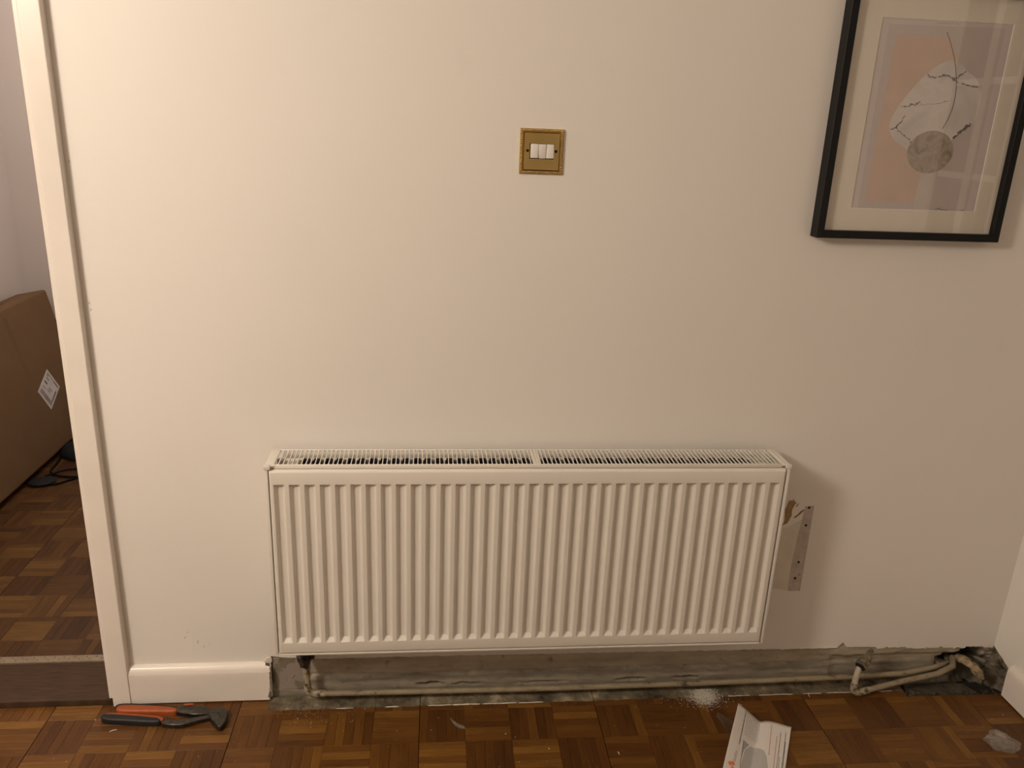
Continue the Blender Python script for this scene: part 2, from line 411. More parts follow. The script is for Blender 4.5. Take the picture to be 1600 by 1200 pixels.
DENTS = [(0.3217, 0.083, 0.009, .014), (0.5377, 0.086, 0.008, .008), (0.8512, 0.099, 0.007, .014), (-0.196, 0.104, 0.006, .012), (-0.264, 0.104, 0.007, .006)]
SLOTS = [(0.005, 0.023, 0.040, 0.006, .022), (0.10, 0.021, 0.05, 0.003, .008), (0.545, 0.020, 0.045, 0.004, .02), (0.70, 0.021, 0.05, 0.003, .014), (0.30, 0.018, 0.09, 0.003, .006)]
CAV = [(1.466, 0.046, 0.036, 0.018, .085), (1.517, 0.070, 0.032, 0.018, .09), (1.535, 0.005, 0.055, 0.045, .06), (1.44, 0.0, 0.03, 0.02, .03)]
def ymas(x, zv):
    y = 0.0075 + 0.0012 * fb(x * 7, zv * 40, 2) + 0.0008 * fb(x * 50, zv * 80, 5)
    k = 0.052 + 0.004 * fb(x * 6, 3.3)
    if zv < k: y -= 0.005 * min(1, (k - zv) / 0.006)
    if abs(zv - k - 0.003) < 0.004: y += 0.002
    if x > 1.10:                                    # broken ridge at the right hand end
        q = min(1, (x - 1.10) / 0.02); k2 = 0.078 + 0.004 * fb(x * 9, 8)
        y += q * (-0.004 if zv > k2 else 0.006 * min(1, (k2 - zv) / 0.01))
    for cx, cz, r, d in DENTS:
        e = math.hypot(x - cx, zv - cz) / r
        if e < 1.6: y += d * math.exp(-(e * 1.5) ** 4) * (1 + 0.4 * fb(x * 200, zv * 200))
    for cx, cz, a, c_, d in SLOTS:
        e = math.hypot((x - cx) / a, (zv - cz - 0.003 * fb(x * 40)) / c_)
        if e < 1.6: y += d * math.exp(-(e * 1.2) ** 6)
    for cx, cz, a, c_, d in CAV:
        e = math.hypot((x - cx) / a, (zv - cz) / c_) * (1 + 0.25 * fb(x * 60, zv * 60, 9))
        y += d * math.exp(-(e) ** 4)
    if x > 1.40: y += 0.005 * min(1, (x - 1.4) / 0.05) * fb(x * 40, zv * 40, 3)
    if zv > 0.085: y = max(y, 0.003)
    return min(y, 0.096)
b = MB(); NX, NZ = 620, 46
b.grid([[(-0.412 + (XR + 0.412 + 0.01) * i / NX, ymas(-0.412 + (XR + 0.422) * i / NX, -0.04 + 0.172 * j / NZ), -0.04 + 0.172 * j / NZ) for j in range(NZ + 1)] for i in range(NX + 1)])
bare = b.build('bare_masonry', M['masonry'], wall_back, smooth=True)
bare['label'] = 'grimy grey bare render strip where the skirting was removed'

# lighter plaster left beside the torn skirting
b = MB(); pts = []
for i in range(13): pts.append((-0.395 + 0.085 * i / 12, 0.117 + 0.0012 * fb(i * 1.7)))
for i in range(9): pts.append((-0.309 + 0.003 * fb(i * 2.1, 5), 0.112 - 0.082 * i / 8))
for i in range(9): pts.append((-0.314 - 0.081 * i / 8, 0.027 - 0.004 * abs(fb(i * 1.3, 9)) * 2 - 0.004 * math.sin(i / 8 * math.pi)))
b.prism(pts[::-1], 'y', 0.008, 0.0005, bevel=0.001)
b.build('plaster_patch', M['patch'], wall_back)
# white paint edge remaining along the top of the strip
b = MB()
def thin_line(b, x0, x1, f, y0, h, d, step=0.006):
    n = max(2, int((x1 - x0) / step)); top = []; bot = []
    for i in range(n + 1):
        x = x0 + (x1 - x0) * i / n; zz = f(x); hh = h * (0.55 + 0.6 * abs(fb(x * 60, 2.2)))
        if i in (0, n): hh *= 0.2
        top.append((x, zz + hh)); bot.append((x, zz))
    b.prism(bot + top[::-1], 'y', y0, y0 - d)
for a, c_ in ((0.955, 1.115), (1.262, 1.295), (1.335, 1.375), (1.455, 1.49), (1.225, 1.245)):
    thin_line(b, a, c_, lambda x: (jag(x) or 0.1) - 0.001, 0.004, 0.0028, 0.0055)
b.build('paint_edge', M['caulk'], wall_back)
# bracket mark, torn paint and screw holes to the right of the radiator
def rag(pts, amp, seed, n=6):
    out = []
    for (x0, z0), (x1, z1) in zip(pts, pts[1:] + pts[:1]):
        for k in range(n):
            u = k / n; out.append((x0 + (x1 - x0) * u + amp * fb(x0 * 90 + u * 7, seed), z0 + (z1 - z0) * u + amp * fb(z0 * 90 + u * 7, seed + 5)))
    return out
b = MB(); b.prism(rag([(0.845, 0.305), (0.845, 0.475), (0.925, 0.480), (0.953, 0.500), (0.953, 0.288)], 0.006, 2), 'y', 0, -0.0004)
b.build('faded_patch', M['faded'], wall_back)
b = MB(); b.prism(rag([(0.9465, 0.288), (0.9435, 0.36), (0.9480, 0.445), (0.9550, 0.536), (0.9775, 0.538), (0.9785, 0.288)], 0.0009, 3), 'y', 0, -0.0009)
mk = b.build('bracket_mark', M['mark'], wall_back); mk['label'] = 'bare grey strip left by an old bracket'
for hx, hz in ((0.9647, 0.5326), (0.9642, 0.4823), (0.9612, 0.3747), (0.9589, 0.3268)):
    b = MB(); b.lathe([(0.0034, 0), (0.0034, 0.0014), (0.0026, 0.0016)], Matrix.Translation((hx, 0, hz)) @ Matrix.Rotation(math.pi / 2, 4, 'X'), 12)
    b.build('screw_hole', M['hole'], mk)
b = MB()
b.prism(rag([(0.905, 0.500), (0.902, 0.530), (0.908, 0.552), (0.922, 0.556), (0.928, 0.546), (0.921, 0.530), (0.922, 0.510), (0.914, 0.488), (0.900, 0.482)], 0.0025, 8, 3), 'y', 0, -0.0007)
b.prism(rag([(0.926, 0.505), (0.936, 0.511), (0.944, 0.522), (0.952, 0.528), (0.953, 0.524), (0.943, 0.513), (0.934, 0.504)], 0.0012, 4, 3), 'y', 0, -0.0007)
b.prism(rag([(0.929, 0.536), (0.935, 0.545), (0.937, 0.544), (0.932, 0.535)], 0.0008, 6, 2), 'y', 0, -0.0006)
b.build('torn_paint', M['torn'], wall_back)

# faint scuffs low on the wall beside the door trim
b = MB(); rs = random.Random(4)
for cx, cz, r_ in ((-0.575, 0.172, 0.006), (-0.562, 0.158, 0.004), (-0.605, 0.185, 0.005), (-0.598, 0.200, 0.004), (-0.548, 0.163, 0.003), (-0.7305, 1.02, 0.006), (-0.7320, 1.035, 0.004), (-0.7365, 1.33, 0.004)):
    b.prism([(cx + r_ * rs.uniform(0.15, 0.5) * math.cos(a) + 0.3 * r_ * math.sin(a), cz + r_ * rs.uniform(0.5, 1.1) * math.sin(a)) for a in [2 * math.pi * k / 9 for k in range(9)]], 'y', 0, -0.0003)
b.build('scuff', M['scuff'], wall_back, kind='stuff')

# --- right wall, notched at the floor, with a small-paned window (seen in the picture glass)
WY0, WY1, WZ0, WZ1 = -0.775, -0.245, 1.055, 2.02
b = MB()
x0, x1 = XR, XR + WT
b.box(x0, x1, YB, WY0, 0, ZC); b.box(x0, x1, WY1, WT, 0.115, ZC); b.box(x0, x1, WY0, WY1, 0, WZ0); b.box(x0, x1, WY0, WY1, WZ1, ZC)
b.box(x0, x1, WY1, -0.085, 0, 0.115); b.box(x0 + 0.09, x1, -0.085, WT, -0.06, 0.115)
# ragged plaster edge of the notch
pts = [(-0.085, 0.0), (-0.085, 0.115), (0.0, 0.115)] + [(-0.085 * k / 10, 0.099 - 0.030 * (k / 10) + 0.004 * fb(k * 1.9, 3)) for k in range(11)] + [(-0.0835 + 0.003 * fb(k * 2.3), 0.069 - 0.068 * k / 6) for k in range(1, 7)]
b.prism(pts, 'x', x0, x0 + 0.012)
wall_right = b.build('wall_right', M['wall']); struct(wall_right, 'white painted side wall at the right of the radiator', 'wall')
b = MB()
def xm(y, zv):
    e = math.hypot((y + 0.03) / 0.04, (zv - 0.0) / 0.045)
    return XR + 0.010 + 0.006 * fb(y * 60, zv * 60, 1) + 0.008 * fb(y * 25, zv * 25, 6) + 0.05 * math.exp(-e ** 4)
b.grid([[(xm(-0.086 + 0.19 * i / 50, -0.04 + 0.16 * j / 44), -0.086 + 0.19 * i / 50, -0.04 + 0.16 * j / 44) for j in range(45)] for i in range(51)])
b.build('bare_masonry', M['rubble'], wall_right, smooth=True)

b = MB()
fw_ = 0.035
b.box(XR - 0.004, XR + 0.06, WY0, WY0 + fw_, WZ0, WZ1); b.box(XR - 0.004, XR + 0.06, WY1 - fw_, WY1, WZ0, WZ1)
b.box(XR - 0.004, XR + 0.06, WY0, WY1, WZ0, WZ0 + fw_); b.box(XR - 0.004, XR + 0.06, WY0, WY1, WZ1 - fw_, WZ1)
win = b.build('window_1', M['winframe']); struct(win, 'small-paned window with cream bars reflected in the picture glass', 'window')
for yb in (-0.592, -0.447):
    MB().box(XR + 0.0, XR + 0.045, yb - 0.017, yb + 0.017, WZ0, WZ1).build('glazing_bar', M['winframe'], win)
for zb in (1.336, 1.601, 1.866):
    MB().box(XR + 0.002, XR + 0.043, WY0, WY1, zb - 0.009, zb + 0.009).build('glazing_bar', M['winframe'], win)
ys = [WY0 + fw_, -0.592, -0.447, WY1 - fw_]; zs = [WZ0 + fw_, 1.336, 1.601, 1.866, WZ1 - fw_]
for i in range(3):
    for j in range(4):
        MB().box(XR + 0.02, XR + 0.024, ys[i], ys[i + 1], zs[j], zs[j + 1]).build('pane', M['glass'], win)

# --- other walls and ceilings
struct(MB().box(XL - WT, XL, YB, WT, 0, ZC).build('wall_left', M['wall']), 'white painted wall on the left, out of the picture', 'wall')
struct(MB().box(XL - WT, XR + WT, YB - WT, YB, 0, ZC).build('wall_front', M['wall']), 'white painted wall behind the camera, out of the picture', 'wall')
struct(MB().box(XL - WT, XR + WT, YB - WT, WT, ZC, ZC + 0.1).build('ceiling', M['ceiling']), 'white ceiling above the radiator room', 'ceiling')
struct(MB().box(HX0 - 0.1, HX1, HY1, HY1 + 0.1, 0, ZC).build('wall_hall_far', M['hall']), 'pale mauve-grey wall beyond the doorway, facing the camera', 'wall')
struct(MB().box(HX0 - 0.1, HX0, WT, HY1, 0, ZC).build('wall_hall_left', M['hall']), 'pale mauve-grey side wall the carton leans on', 'wall')
struct(MB().box(HX1, HX1 + 0.1, WT, HY1 + 0.1, 0, ZC).build('wall_hall_right', M['hall']), 'pale wall of the next room, hidden behind the radiator wall', 'wall')
struct(MB().box(HX0 - 0.1, HX1 + 0.1, WT, HY1 + 0.1, ZC, ZC + 0.1).build('ceiling_hall', M['ceiling']), 'ceiling of the next room, out of the picture', 'ceiling')

# --- floors
b = MB()
b.box(XL, XR, YB, -0.068, -0.06, -0.012); b.box(XL, 1.285, -0.068, 0.0, -0.06, -0.012); b.box(1.285, XR + 0.09, -0.068, 0.1, -0.08, -0.040)
b.box(-0.41, 1.285, 0.0, 0.1, -0.06, -0.012)
b.mi = 1
b.box(XL, XR, YB, -1.25, -0.012, -0.001); b.box(XL, -1.75, -1.25, 0.0, -0.012, -0.001)
floor = b.build('floor', [M['floorbase'], M['woodplain']]); struct(floor, 'worn basket-weave parquet floor in front of the radiator', 'floor')
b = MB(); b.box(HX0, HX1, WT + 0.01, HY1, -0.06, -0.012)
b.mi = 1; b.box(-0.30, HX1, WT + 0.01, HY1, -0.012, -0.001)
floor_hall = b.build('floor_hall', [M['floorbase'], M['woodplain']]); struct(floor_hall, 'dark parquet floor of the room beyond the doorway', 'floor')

SQ = 0.1136; FG = SQ / 5
def finger_bm(bm, L, W, mat, mi, uvl=None, uvo=(0, 0)):
    g = 0.00016; c = 0.00035; h = 0.012
    ring = lambda dx, dy, z_: [bm.verts.new(mat @ Vector((sx * (L / 2 - dx), sy * (W / 2 - dy), z_))) for sx, sy in ((-1, -1), (1, -1), (1, 1), (-1, 1))]
    A = ring(g, g, -h); B = ring(g, g, -c); C = ring(g + c, g + c, 0)
    fs = [bm.faces.new(C)]
    for P, Q in ((A, B), (B, C)):
        for k in range(4): fs.append(bm.faces.new([P[k], P[(k + 1) % 4], Q[(k + 1) % 4], Q[k]]))
    inv_ = mat.inverted()
    for f in fs:
        f.material_index = mi
        for lp in f.loops:
            q = inv_ @ lp.vert.co; lp[uvl].uv = (q.x + uvo[0], q.y + uvo[1])
_fm = {}
def finger_mesh(L, W):
    k = (round(L, 3), round(W, 4))
    if k not in _fm:
        bm = bmesh.new(); u = bm.loops.layers.uv.new('UVMap'); finger_bm(bm, L, W, Matrix(), 0, u)
        me = bpy.data.meshes.new('parquet_strip'); bm.to_mesh(me); bm.free(); me.materials.append(WOOD[0]); _fm[k] = me
    return _fm[k]
def to_px(p):
    d = Vector(p) - CAM_LOC; zc = d.dot(cf)
    if zc < 0.1: return None
    return 800 + 1264.765 * d.dot(cr) / zc, 600 - 1264.765 * d.dot(cu) / zc
def parquet(fl, ox, oy, ang, ir, jr, rect, mats, excl, visible, seed, joints=()):
    rg = random.Random(seed); ca, sa = math.cos(ang), math.sin(ang); items = []
    for j in range(*jr):
        for i in range(*ir):
            H = (i + j) % 2 == 1; sq = rg.choice([2, 3, 3, 4]) if H else rg.choice([1, 1, 2, 2, 3])
            for k in range(5):
                tone = max(0, min(5, sq + rg.choice([-2, -1, -1, 0, 0, 0, 0, 1, 1, 2] if H else [-1, -1, -1, 0, 0, 0, 0, 0, 1, 2]))); dz = rg.uniform(-0.0004, 0.0003)
                u0, u1, v0, v1 = (i * SQ, (i + 1) * SQ, j * SQ + k * FG, j * SQ + (k + 1) * FG) if H else (i * SQ + k * FG, i * SQ + (k + 1) * FG, j * SQ, (j + 1) * SQ)
                if joints and i in joints and (H or k == 0): u0 += 0.0014
                # clip to the room (rotation is tiny: work around the piece's own centre)
                uc, vc = (u0 + u1) / 2, (v0 + v1) / 2
                cx, cy = ox + uc * ca - vc * sa, oy + uc * sa + vc * ca
                X0, X1, Y0, Y1 = cx - (u1 - u0) / 2, cx + (u1 - u0) / 2, cy - (v1 - v0) / 2, cy + (v1 - v0) / 2
                X0, X1, Y0, Y1 = max(X0, rect[0]), min(X1, rect[1]), max(Y0, rect[2]), min(Y1, rect[3])
                if X1 - X0 < 0.004 or Y1 - Y0 < 0.004: continue
                if excl and excl((X0 + X1) / 2, (Y0 + Y1) / 2): continue
                c = Vector(((X0 + X1) / 2, (Y0 + Y1) / 2, dz))
                L, W = (X1 - X0, Y1 - Y0) if H else (Y1 - Y0, X1 - X0)
                p = to_px(c); vis = p and -10 < p[0] < 1610 and -10 < p[1] < 1210 and visible(c)
                size = L * W / (c - CAM_LOC).length ** 3 if vis else 0
                items.append((size, c, L, W, 0 if H else math.pi / 2, tone))
    items.sort(key=lambda q: -q[0])
    first = [q for q in items[:295] if q[0] > 0]; rest = items[len(first):]
    for size, c, L, W, rz, tone in first:
        o = bpy.data.objects.new('parquet_strip', finger_mesh(L, W)); COL.objects.link(o)
        o.location = c; o.rotation_euler.z = rz + ang; o.parent = fl
        o.material_slots[0].link = 'OBJECT'; o.material_slots[0].material = mats[tone]
    bm = bmesh.new(); u = bm.loops.layers.uv.new('UVMap')
    for size, c, L, W, rz, tone in rest:
        finger_bm(bm, L, W, Matrix.Translation(c) @ Matrix.Rotation(rz + ang, 4, 'Z'), tone, u, (rg.random() * 50, rg.random() * 50))
    me = bpy.data.meshes.new('parquet_strips'); bm.to_mesh(me); bm.free()
    for q in mats: me.materials.append(q)
    o = bpy.data.objects.new('parquet_strips', me); COL.objects.link(o); o.parent = fl; o['kind'] = 'stuff'
def in_pit(x, y):
    return y > -0.068 and x > 1.29
def vis_main(c): return True
parquet(floor, -0.9309, -0.1775, -0.0055, (-8, 23), (-10, 2), (-1.75, XR - 0.001, -1.25, -0.001), WOOD, in_pit, vis_main, 3, (-8, -4, 0, 4, 8, 12, 17, 21))
def vis_hall(c):
    # behind the jamb or the carton is not in view
    dx, dy = c.x - CAM_LOC.x, c.y - CAM_LOC.y; tt = (0 - CAM_LOC.y) / dy
    return dx * tt < DXR and c.x > -1.58
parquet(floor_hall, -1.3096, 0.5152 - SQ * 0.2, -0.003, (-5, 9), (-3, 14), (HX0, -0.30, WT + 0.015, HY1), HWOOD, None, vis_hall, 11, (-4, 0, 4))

# white paint line at the parquet edge
b = MB()
def floor_line(x0, x1, y, wdt):
    n = max(3, int((x1 - x0) / 0.008)); P = []; Q = []
    for i in range(n + 1):
        x = x0 + (x1 - x0) * i / n; ww = wdt * (0.3 + 0.9 * abs(fb(x * 45, 3.1))) * (0.2 if i in (0, n) else 1)
        yy = y + 0.0015 * fb(x * 25, 9.0); P.append((x, yy - ww / 2)); Q.append((x, yy + ww / 2))
    b.prism(P + Q[::-1], 'z', -0.001, 0.0012)
for x0_, x1_, wd in ((-0.235, -0.19, .003), (-0.11, -0.075, .003), (0.0, 0.06, .004), (0.062, 0.135, .006), (0.14, 0.23, .005), (0.235, 0.30, .0035), (0.80, 0.86, .002), (0.885, 0.98, .002), (1.01, 1.06, .002), (1.075, 1.165, .003), (1.225, 1.262, .004)):
    floor_line(x0_, x1_, -0.053, wd)
b.build('paint_line', M['caulk'], floor)
# pit beside the corner: a loose board, cracked
for pts in ([(1.300, -0.058), (1.415, -0.060), (1.372, -0.004), (1.330, -0.002)], [(1.419, -0.061), (1.525, -0.060), (1.500, -0.010), (1.376, -0.004)]):
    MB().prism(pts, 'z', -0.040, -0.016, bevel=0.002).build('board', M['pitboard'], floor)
b = MB()
for i in range(60):
    x = random.uniform(1.28, 1.56); y = -0.066 + random.gauss(0, 0.006); r_ = abs(random.gauss(0.0015, 0.0022)) + 0.0006
    mt = Matrix.Translation((x, y, r_ * 0.1)) @ Matrix.Rotation(random.uniform(0, 6), 4, 'Z') @ Matrix.Diagonal((1.4, 0.8, 0.45, 1))
    bmesh.ops.create_icosphere(b.bm, subdivisions=1, radius=r_, matrix=mt)
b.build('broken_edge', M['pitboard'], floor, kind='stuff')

# --- door lining + architrave, sill
trim = None
b = MB()
prof = [(-0.7890, 0.0), (-0.7890, -0.0190), (-0.7880, -0.0205), (-0.7865, -0.0210), (-0.7480, -0.0210), (-0.7465, -0.0205), (-0.7457, -0.0192), (-0.7450, 0.0)]
b.prism(prof, 'z', 0.001, 2.09)
b.prism([(x_, y_) for x_, y_ in [(-1.57, 0.0), (-1.57, -0.02), (-1.612, -0.02), (-1.612, 0.0)]], 'z', 0.001, 2.09)
b.box(-1.612, -0.7455, -0.02, 0.0, 2.045, 2.09)
trim = b.build('trim_1', M['gloss']); struct(trim, 'white gloss door architrave left of the radiator', 'door trim')
b = MB(); b.box(-0.7985, -0.7885, -0.0165, WT + 0.02, 0.022, 2.03, bevel=0.002); b.box(-1.572, -1.56, -0.0165, WT + 0.02, 0.022, 2.03); b.box(-1.572, -0.7885, -0.0165, WT + 0.02, 2.03, 2.042)
b.build('door_lining', M['gloss'], trim)
sill = MB().box(-1.56, -0.7895, -0.014, 0.137, -0.012, 0.020, bevel=0.005, seg=3).build('trim_2', M['sill'], smooth=True, angle=40)
struct(sill, 'dark hardwood door sill in the doorway', 'door sill')
st_ = MB().box(-1.56, -0.799, 0.137, 0.163, -0.012, 0.0225, bevel=0.0015).build('metal_strip', M['alu'], sill); st_['label'] = 'dull aluminium edging strip with screws'
for k in range(26):
    x = -1.15 + k * 0.0136 + random.uniform(-.003, .003)
    MB().lathe([(0.0017, 0), (0.0017, 0.0006), (0.0009, 0.0008)], Matrix.Translation((x, 0.150 + (0.005 if k % 2 else -0.004), 0.0222)), 8).build('screw_head', M['screw'], st_)

# --- skirting boards
SK = [(0.0, 0.005), (-0.018, 0.005), (-0.0185, 0.080), (-0.0178, 0.090), (-0.0150, 0.0985), (-0.0105, 0.1045), (-0.0045, 0.1085), (0.0, 0.1092)]
b = MB(); rows = []
NS = 16
def endx(zv, k):                                         # torn right hand end
    return -0.4005 + 0.004 * fb(zv * 70, 1.2) + 0.003 * fb(zv * 200, 4.4) + (-0.006 if zv < 0.03 else 0) - (0.012 if zv > 0.103 else 0)
pl = []
for (y0, z0), (y1, z1) in zip(SK, SK[1:]):
    n = 14 if abs(z1 - z0) > 0.03 else 3
    for k in range(n): pl.append((y0 + (y1 - y0) * k / n, z0 + (z1 - z0) * k / n))
pl.append(SK[-1])
A = [b.bm.verts.new((-0.7455, y_, z_)) for y_, z_ in pl]; B = [b.bm.verts.new((endx(z_, 0) if y_ < -0.001 else -0.404, y_, z_)) for y_, z_ in pl]
for i in range(len(pl) - 1): b.face([A[i], A[i + 1], B[i + 1], B[i]])
b.face(B)
bmesh.ops.recalc_face_normals(b.bm, faces=b.bm.faces)
sk = b.build('baseboard_left', M['gloss'], smooth=True, angle=50); struct(sk, 'short white skirting board with torn end, left of the radiator', 'skirting board')
b = MB(); b.prism(rag([(-0.419, 0.1085), (-0.407, 0.122), (-0.398, 0.120), (-0.396, 0.112), (-0.402, 0.104)], 0.002, 5, 3), 'y', 0.0, -0.003)
b.build('torn_flap', M['faded'], sk)
b = MB()
pr = [(XR + y_, z_ * 0.93) for y_, z_ in SK]
ya, yb_ = -0.0865, YB + 0.01
A = [b.bm.verts.new((x_, ya, z_)) for x_, z_ in pr]; B = [b.bm.verts.new((x_, yb_, z_)) for x_, z_ in pr]
for i in range(len(pr) - 1): b.face([A[i], A[i + 1], B[i + 1], B[i]])
b.face(A); b.face(B[::-1]); bmesh.ops.recalc_face_normals(b.bm, faces=b.bm.faces)
sk2 = b.build('baseboard_right', M['gloss'], smooth=True, angle=50); struct(sk2, 'white skirting board along the right hand wall', 'skirting board')

# ================================================================== radiator
RX0, RX1 = -0.3600, 0.8380; YF = -0.126; RZ0, RZ1 = 0.2225, 0.6960; RT = 0.7075
rad = empty('radiator', (0.239, -0.07, 0.22), 'white double-panel radiator with vertical grooves, hung on the wall', 'radiator')
px0, px1 = RX0 + 0.0085, RX1 - 0.0105
GZ0, GZ1 = 0.2515, 0.6625
NG = 35; g0 = -0.3305; gp = (0.8035 - g0) / (NG - 1)
def gx(x):
    k = round((x - g0) / gp); k = max(0, min(NG - 1, k)); e = abs(x - (g0 + k * gp))
    return gpf((0.0120 - e) / 0.0064)
def gpf(q):                                             # straight slope with small rounded shoulders
    q = max(0.0, min(1.0, q))
    for (a, va), (c_, vc) in zip(GP, GP[1:]):
        if q <= c_: return va + (vc - va) * (q - a) / (c_ - a)
GP = [(0, 0), (0.08, 0.03), (0.16, 0.10), (0.84, 0.90), (0.92, 0.97), (1, 1)]
def gz(zv): return min(gpf((zv - GZ0) / 0.0105), gpf((GZ1 - zv) / 0.0075))
GD = 0.0088
xs = []
for k in range(NG):
    c = g0 + k * gp
    xs += [c + e for e in [-0.0130] + [-0.0120 + 0.0064 * q for q, _ in GP] + [0] + [0.0120 - 0.0064 * q for q, _ in GP[::-1]] + [0.0130]]
rx = 0.004
edge = lambda a, s_: [(a, 0.012), (a, rx), (a + s_ * 0.0008, 0.0018), (a + s_ * 0.0022, 0.0005), (a + s_ * 0.004, 0)]
cols = edge(px0, 1) + [(x, 0) for x in xs] + edge(px1, -1)[::-1]
rz = [(RZ0, 0.012), (RZ0, 0.004), (RZ0 + 0.0008, 0.0018), (RZ0 + 0.0022, 0.0005), (RZ0 + 0.004, 0)]
zs_ = [GZ0 - 0.002] + [GZ0 + 0.0105 * q for q, _ in GP] + [GZ0 + 0.0125, 0.35, 0.45, 0.55, GZ1 - 0.0095] + [GZ1 - 0.0075 * q for q, _ in GP[::-1]] + [GZ1 + 0.002]
rows = rz + [(q, 0) for q in zs_] + [(RZ1 - 0.0065, 0), (RZ1 - 0.0040, 0.0009), (RZ1 - 0.0018, 0.0028), (RZ1 - 0.0004, 0.0055), (RZ1, 0.009), (RZ1 - 0.0005, 0.013)]
b = MB()
b.grid([[(x_, YF + max(oy_, oz_) + GD * min(gx(x_), gz(z_)), z_) for x_, oy_ in cols] for z_, oz_ in rows])
b.build('front_panel', M['enamel'], rad, smooth=True, angle=60)
MB().box(px0 + 0.001, px1 - 0.001, YF + 0.0010, YF + 0.0085, RZ0 - 0.0062, RZ0 - 0.0014, bevel=0.001).build('bottom_lip', M['enamel'], rad)
MB().box(px0, px1, YF + 0.0125, YF + 0.016, RZ0 + 0.006, RZ1 - 0.004).build('front_panel_back_sheet', M['enamel'], rad)
MB().box(px0 + 0.004, px1 - 0.004, -0.049, -0.037, RZ0, RZ1 - 0.007, bevel=0.003).build('back_panel', M['enamel'], rad, smooth=True, angle=50)
# convector fins between the panels
for ya, yb_ in ((-0.108, -0.082), (-0.0505, -0.078)):
    b = MB(); P0 = []; n = 0; x = px0 + 0.055
    path = []
    while x < px1 - 0.055:
        path += [(x, ya), (x + 0.003, yb_), (x + 0.0065, yb_), (x + 0.0095, ya)]; x += 0.025
    b.grid([[(x_, y_, z_) for x_, y_ in path] for z_ in (RZ0 + 0.02, RZ1 - 0.003)])
    b.build('convector_fins', M['fin'], rad)
# connection blocks between the panels at the four corners
for x_ in (px0 + 0.026, px1 - 0.026):
    for z_ in (RZ1 - 0.033, RZ0 + 0.03):
        MB().tube([(x_, -0.112, z_), (x_, -0.104, z_), (x_, -0.10, z_), (x_, -0.06, z_), (x_, -0.056, z_), (x_, -0.048, z_)], [0.017, 0.017, 0.0135, 0.0135, 0.017, 0.017], 18).build('connection_block', M['enamel'], rad, smooth=True, angle=40)
# side covers
for s_, xa, xb in ((-1, RX0, RX0 + 0.0065), (1, RX1 - 0.0075, RX1)):
    b = MB(); b.box(xa, xb, YF + 0.0015, -0.0245, RZ0 - 0.004, RT - 0.002, bevel=0.0012)
    xi = (xb, RX0 + 0.018) if s_ < 0 else (RX1 - 0.019, xa)
    b.box(xi[0] - 0.0005, xi[1] + 0.0005, YF + 0.005, -0.0245, RT - 0.005, RT - 0.002, bevel=0.0008)
    xo = (xa - 0.0015, xa + 0.012) if s_ < 0 else (xb - 0.012, xb + 0.0015)
    b.box(xo[0], xo[1], YF - 0.0005, YF + 0.010, RT - 0.010, RT - 0.0005, bevel=0.001)
    b.build('side_cover', M['enamel'], rad, smooth=True, angle=40)
# top grille: rails, thin bars, centre strip
GX0, GX1, GYF, GYB, GZT = RX0 + 0.018, RX1 - 0.019, YF + 0.0085, -0.0265, RT - 0.002
grille = MB().box(GX0, GX1, GYF, GYF + 0.0065, GZT - 0.0085, GZT, bevel=0.0012).box(GX0, GX1, GYB - 0.005, GYB, GZT - 0.0040, GZT, bevel=0.0012).build('top_grille', M['enamel'], rad, smooth=True, angle=40)
nb = 118; b = MB(); pit_ = (GX1 - GX0) / nb
for k in range(nb + 1):
    x = GX0 + k * pit_
    if abs(x - 0.243) < 0.010: continue
    y0_, y1_ = GYF + 0.006, GYB - 0.0045; hw = 0.00095
    # a thin bar flaring at both ends into the rails, which rounds the slots
    pts = [(x - hw - 0.0022, y0_), (x + hw + 0.0022, y0_), (x + hw + 0.0006, y0_ + 0.0018), (x + hw, y0_ + 0.004), (x + hw, y1_ - 0.004), (x + hw + 0.0006, y1_ - 0.0018), (x + hw + 0.0022, y1_), (x - hw - 0.0022, y1_), (x - hw - 0.0006, y1_ - 0.0018), (x - hw, y1_ - 0.004), (x - hw, y0_ + 0.004), (x - hw - 0.0006, y0_ + 0.0018)]
    b.prism(pts, 'z', GZT - 0.0035, GZT - 0.0004)
b.build('grille_bars', M['enamel'], grille, kind='stuff')
b = MB()
for xa, xb, zt in ((0.2335, 0.2395, GZT - 0.0002), (0.2395, 0.2415, GZT - 0.002), (0.2415, 0.2465, GZT - 0.0004), (0.2465, 0.2480, GZT - 0.002), (0.2480, 0.2515, GZT - 0.0004)):
    b.box(xa, xb, GYF + 0.005, GYB - 0.004, GZT - 0.0035, zt)
b.build('centre_clip', M['enamel'], grille)
# wall hooks
for x_ in (RX0 + 0.16, RX1 - 0.16):
    MB().box(x_ - 0.015, x_ + 0.015, -0.034, -0.0005, 0.30, 0.62).build('wall_hook', M['enamel'], rad)

# ================================================================== pipes
PXR, PY = -0.3060, -0.030
hp = empty('heating_pipe', (PXR, PY, 0.0), 'cream painted heating pipe running low along the bare strip to the corner', 'pipe')
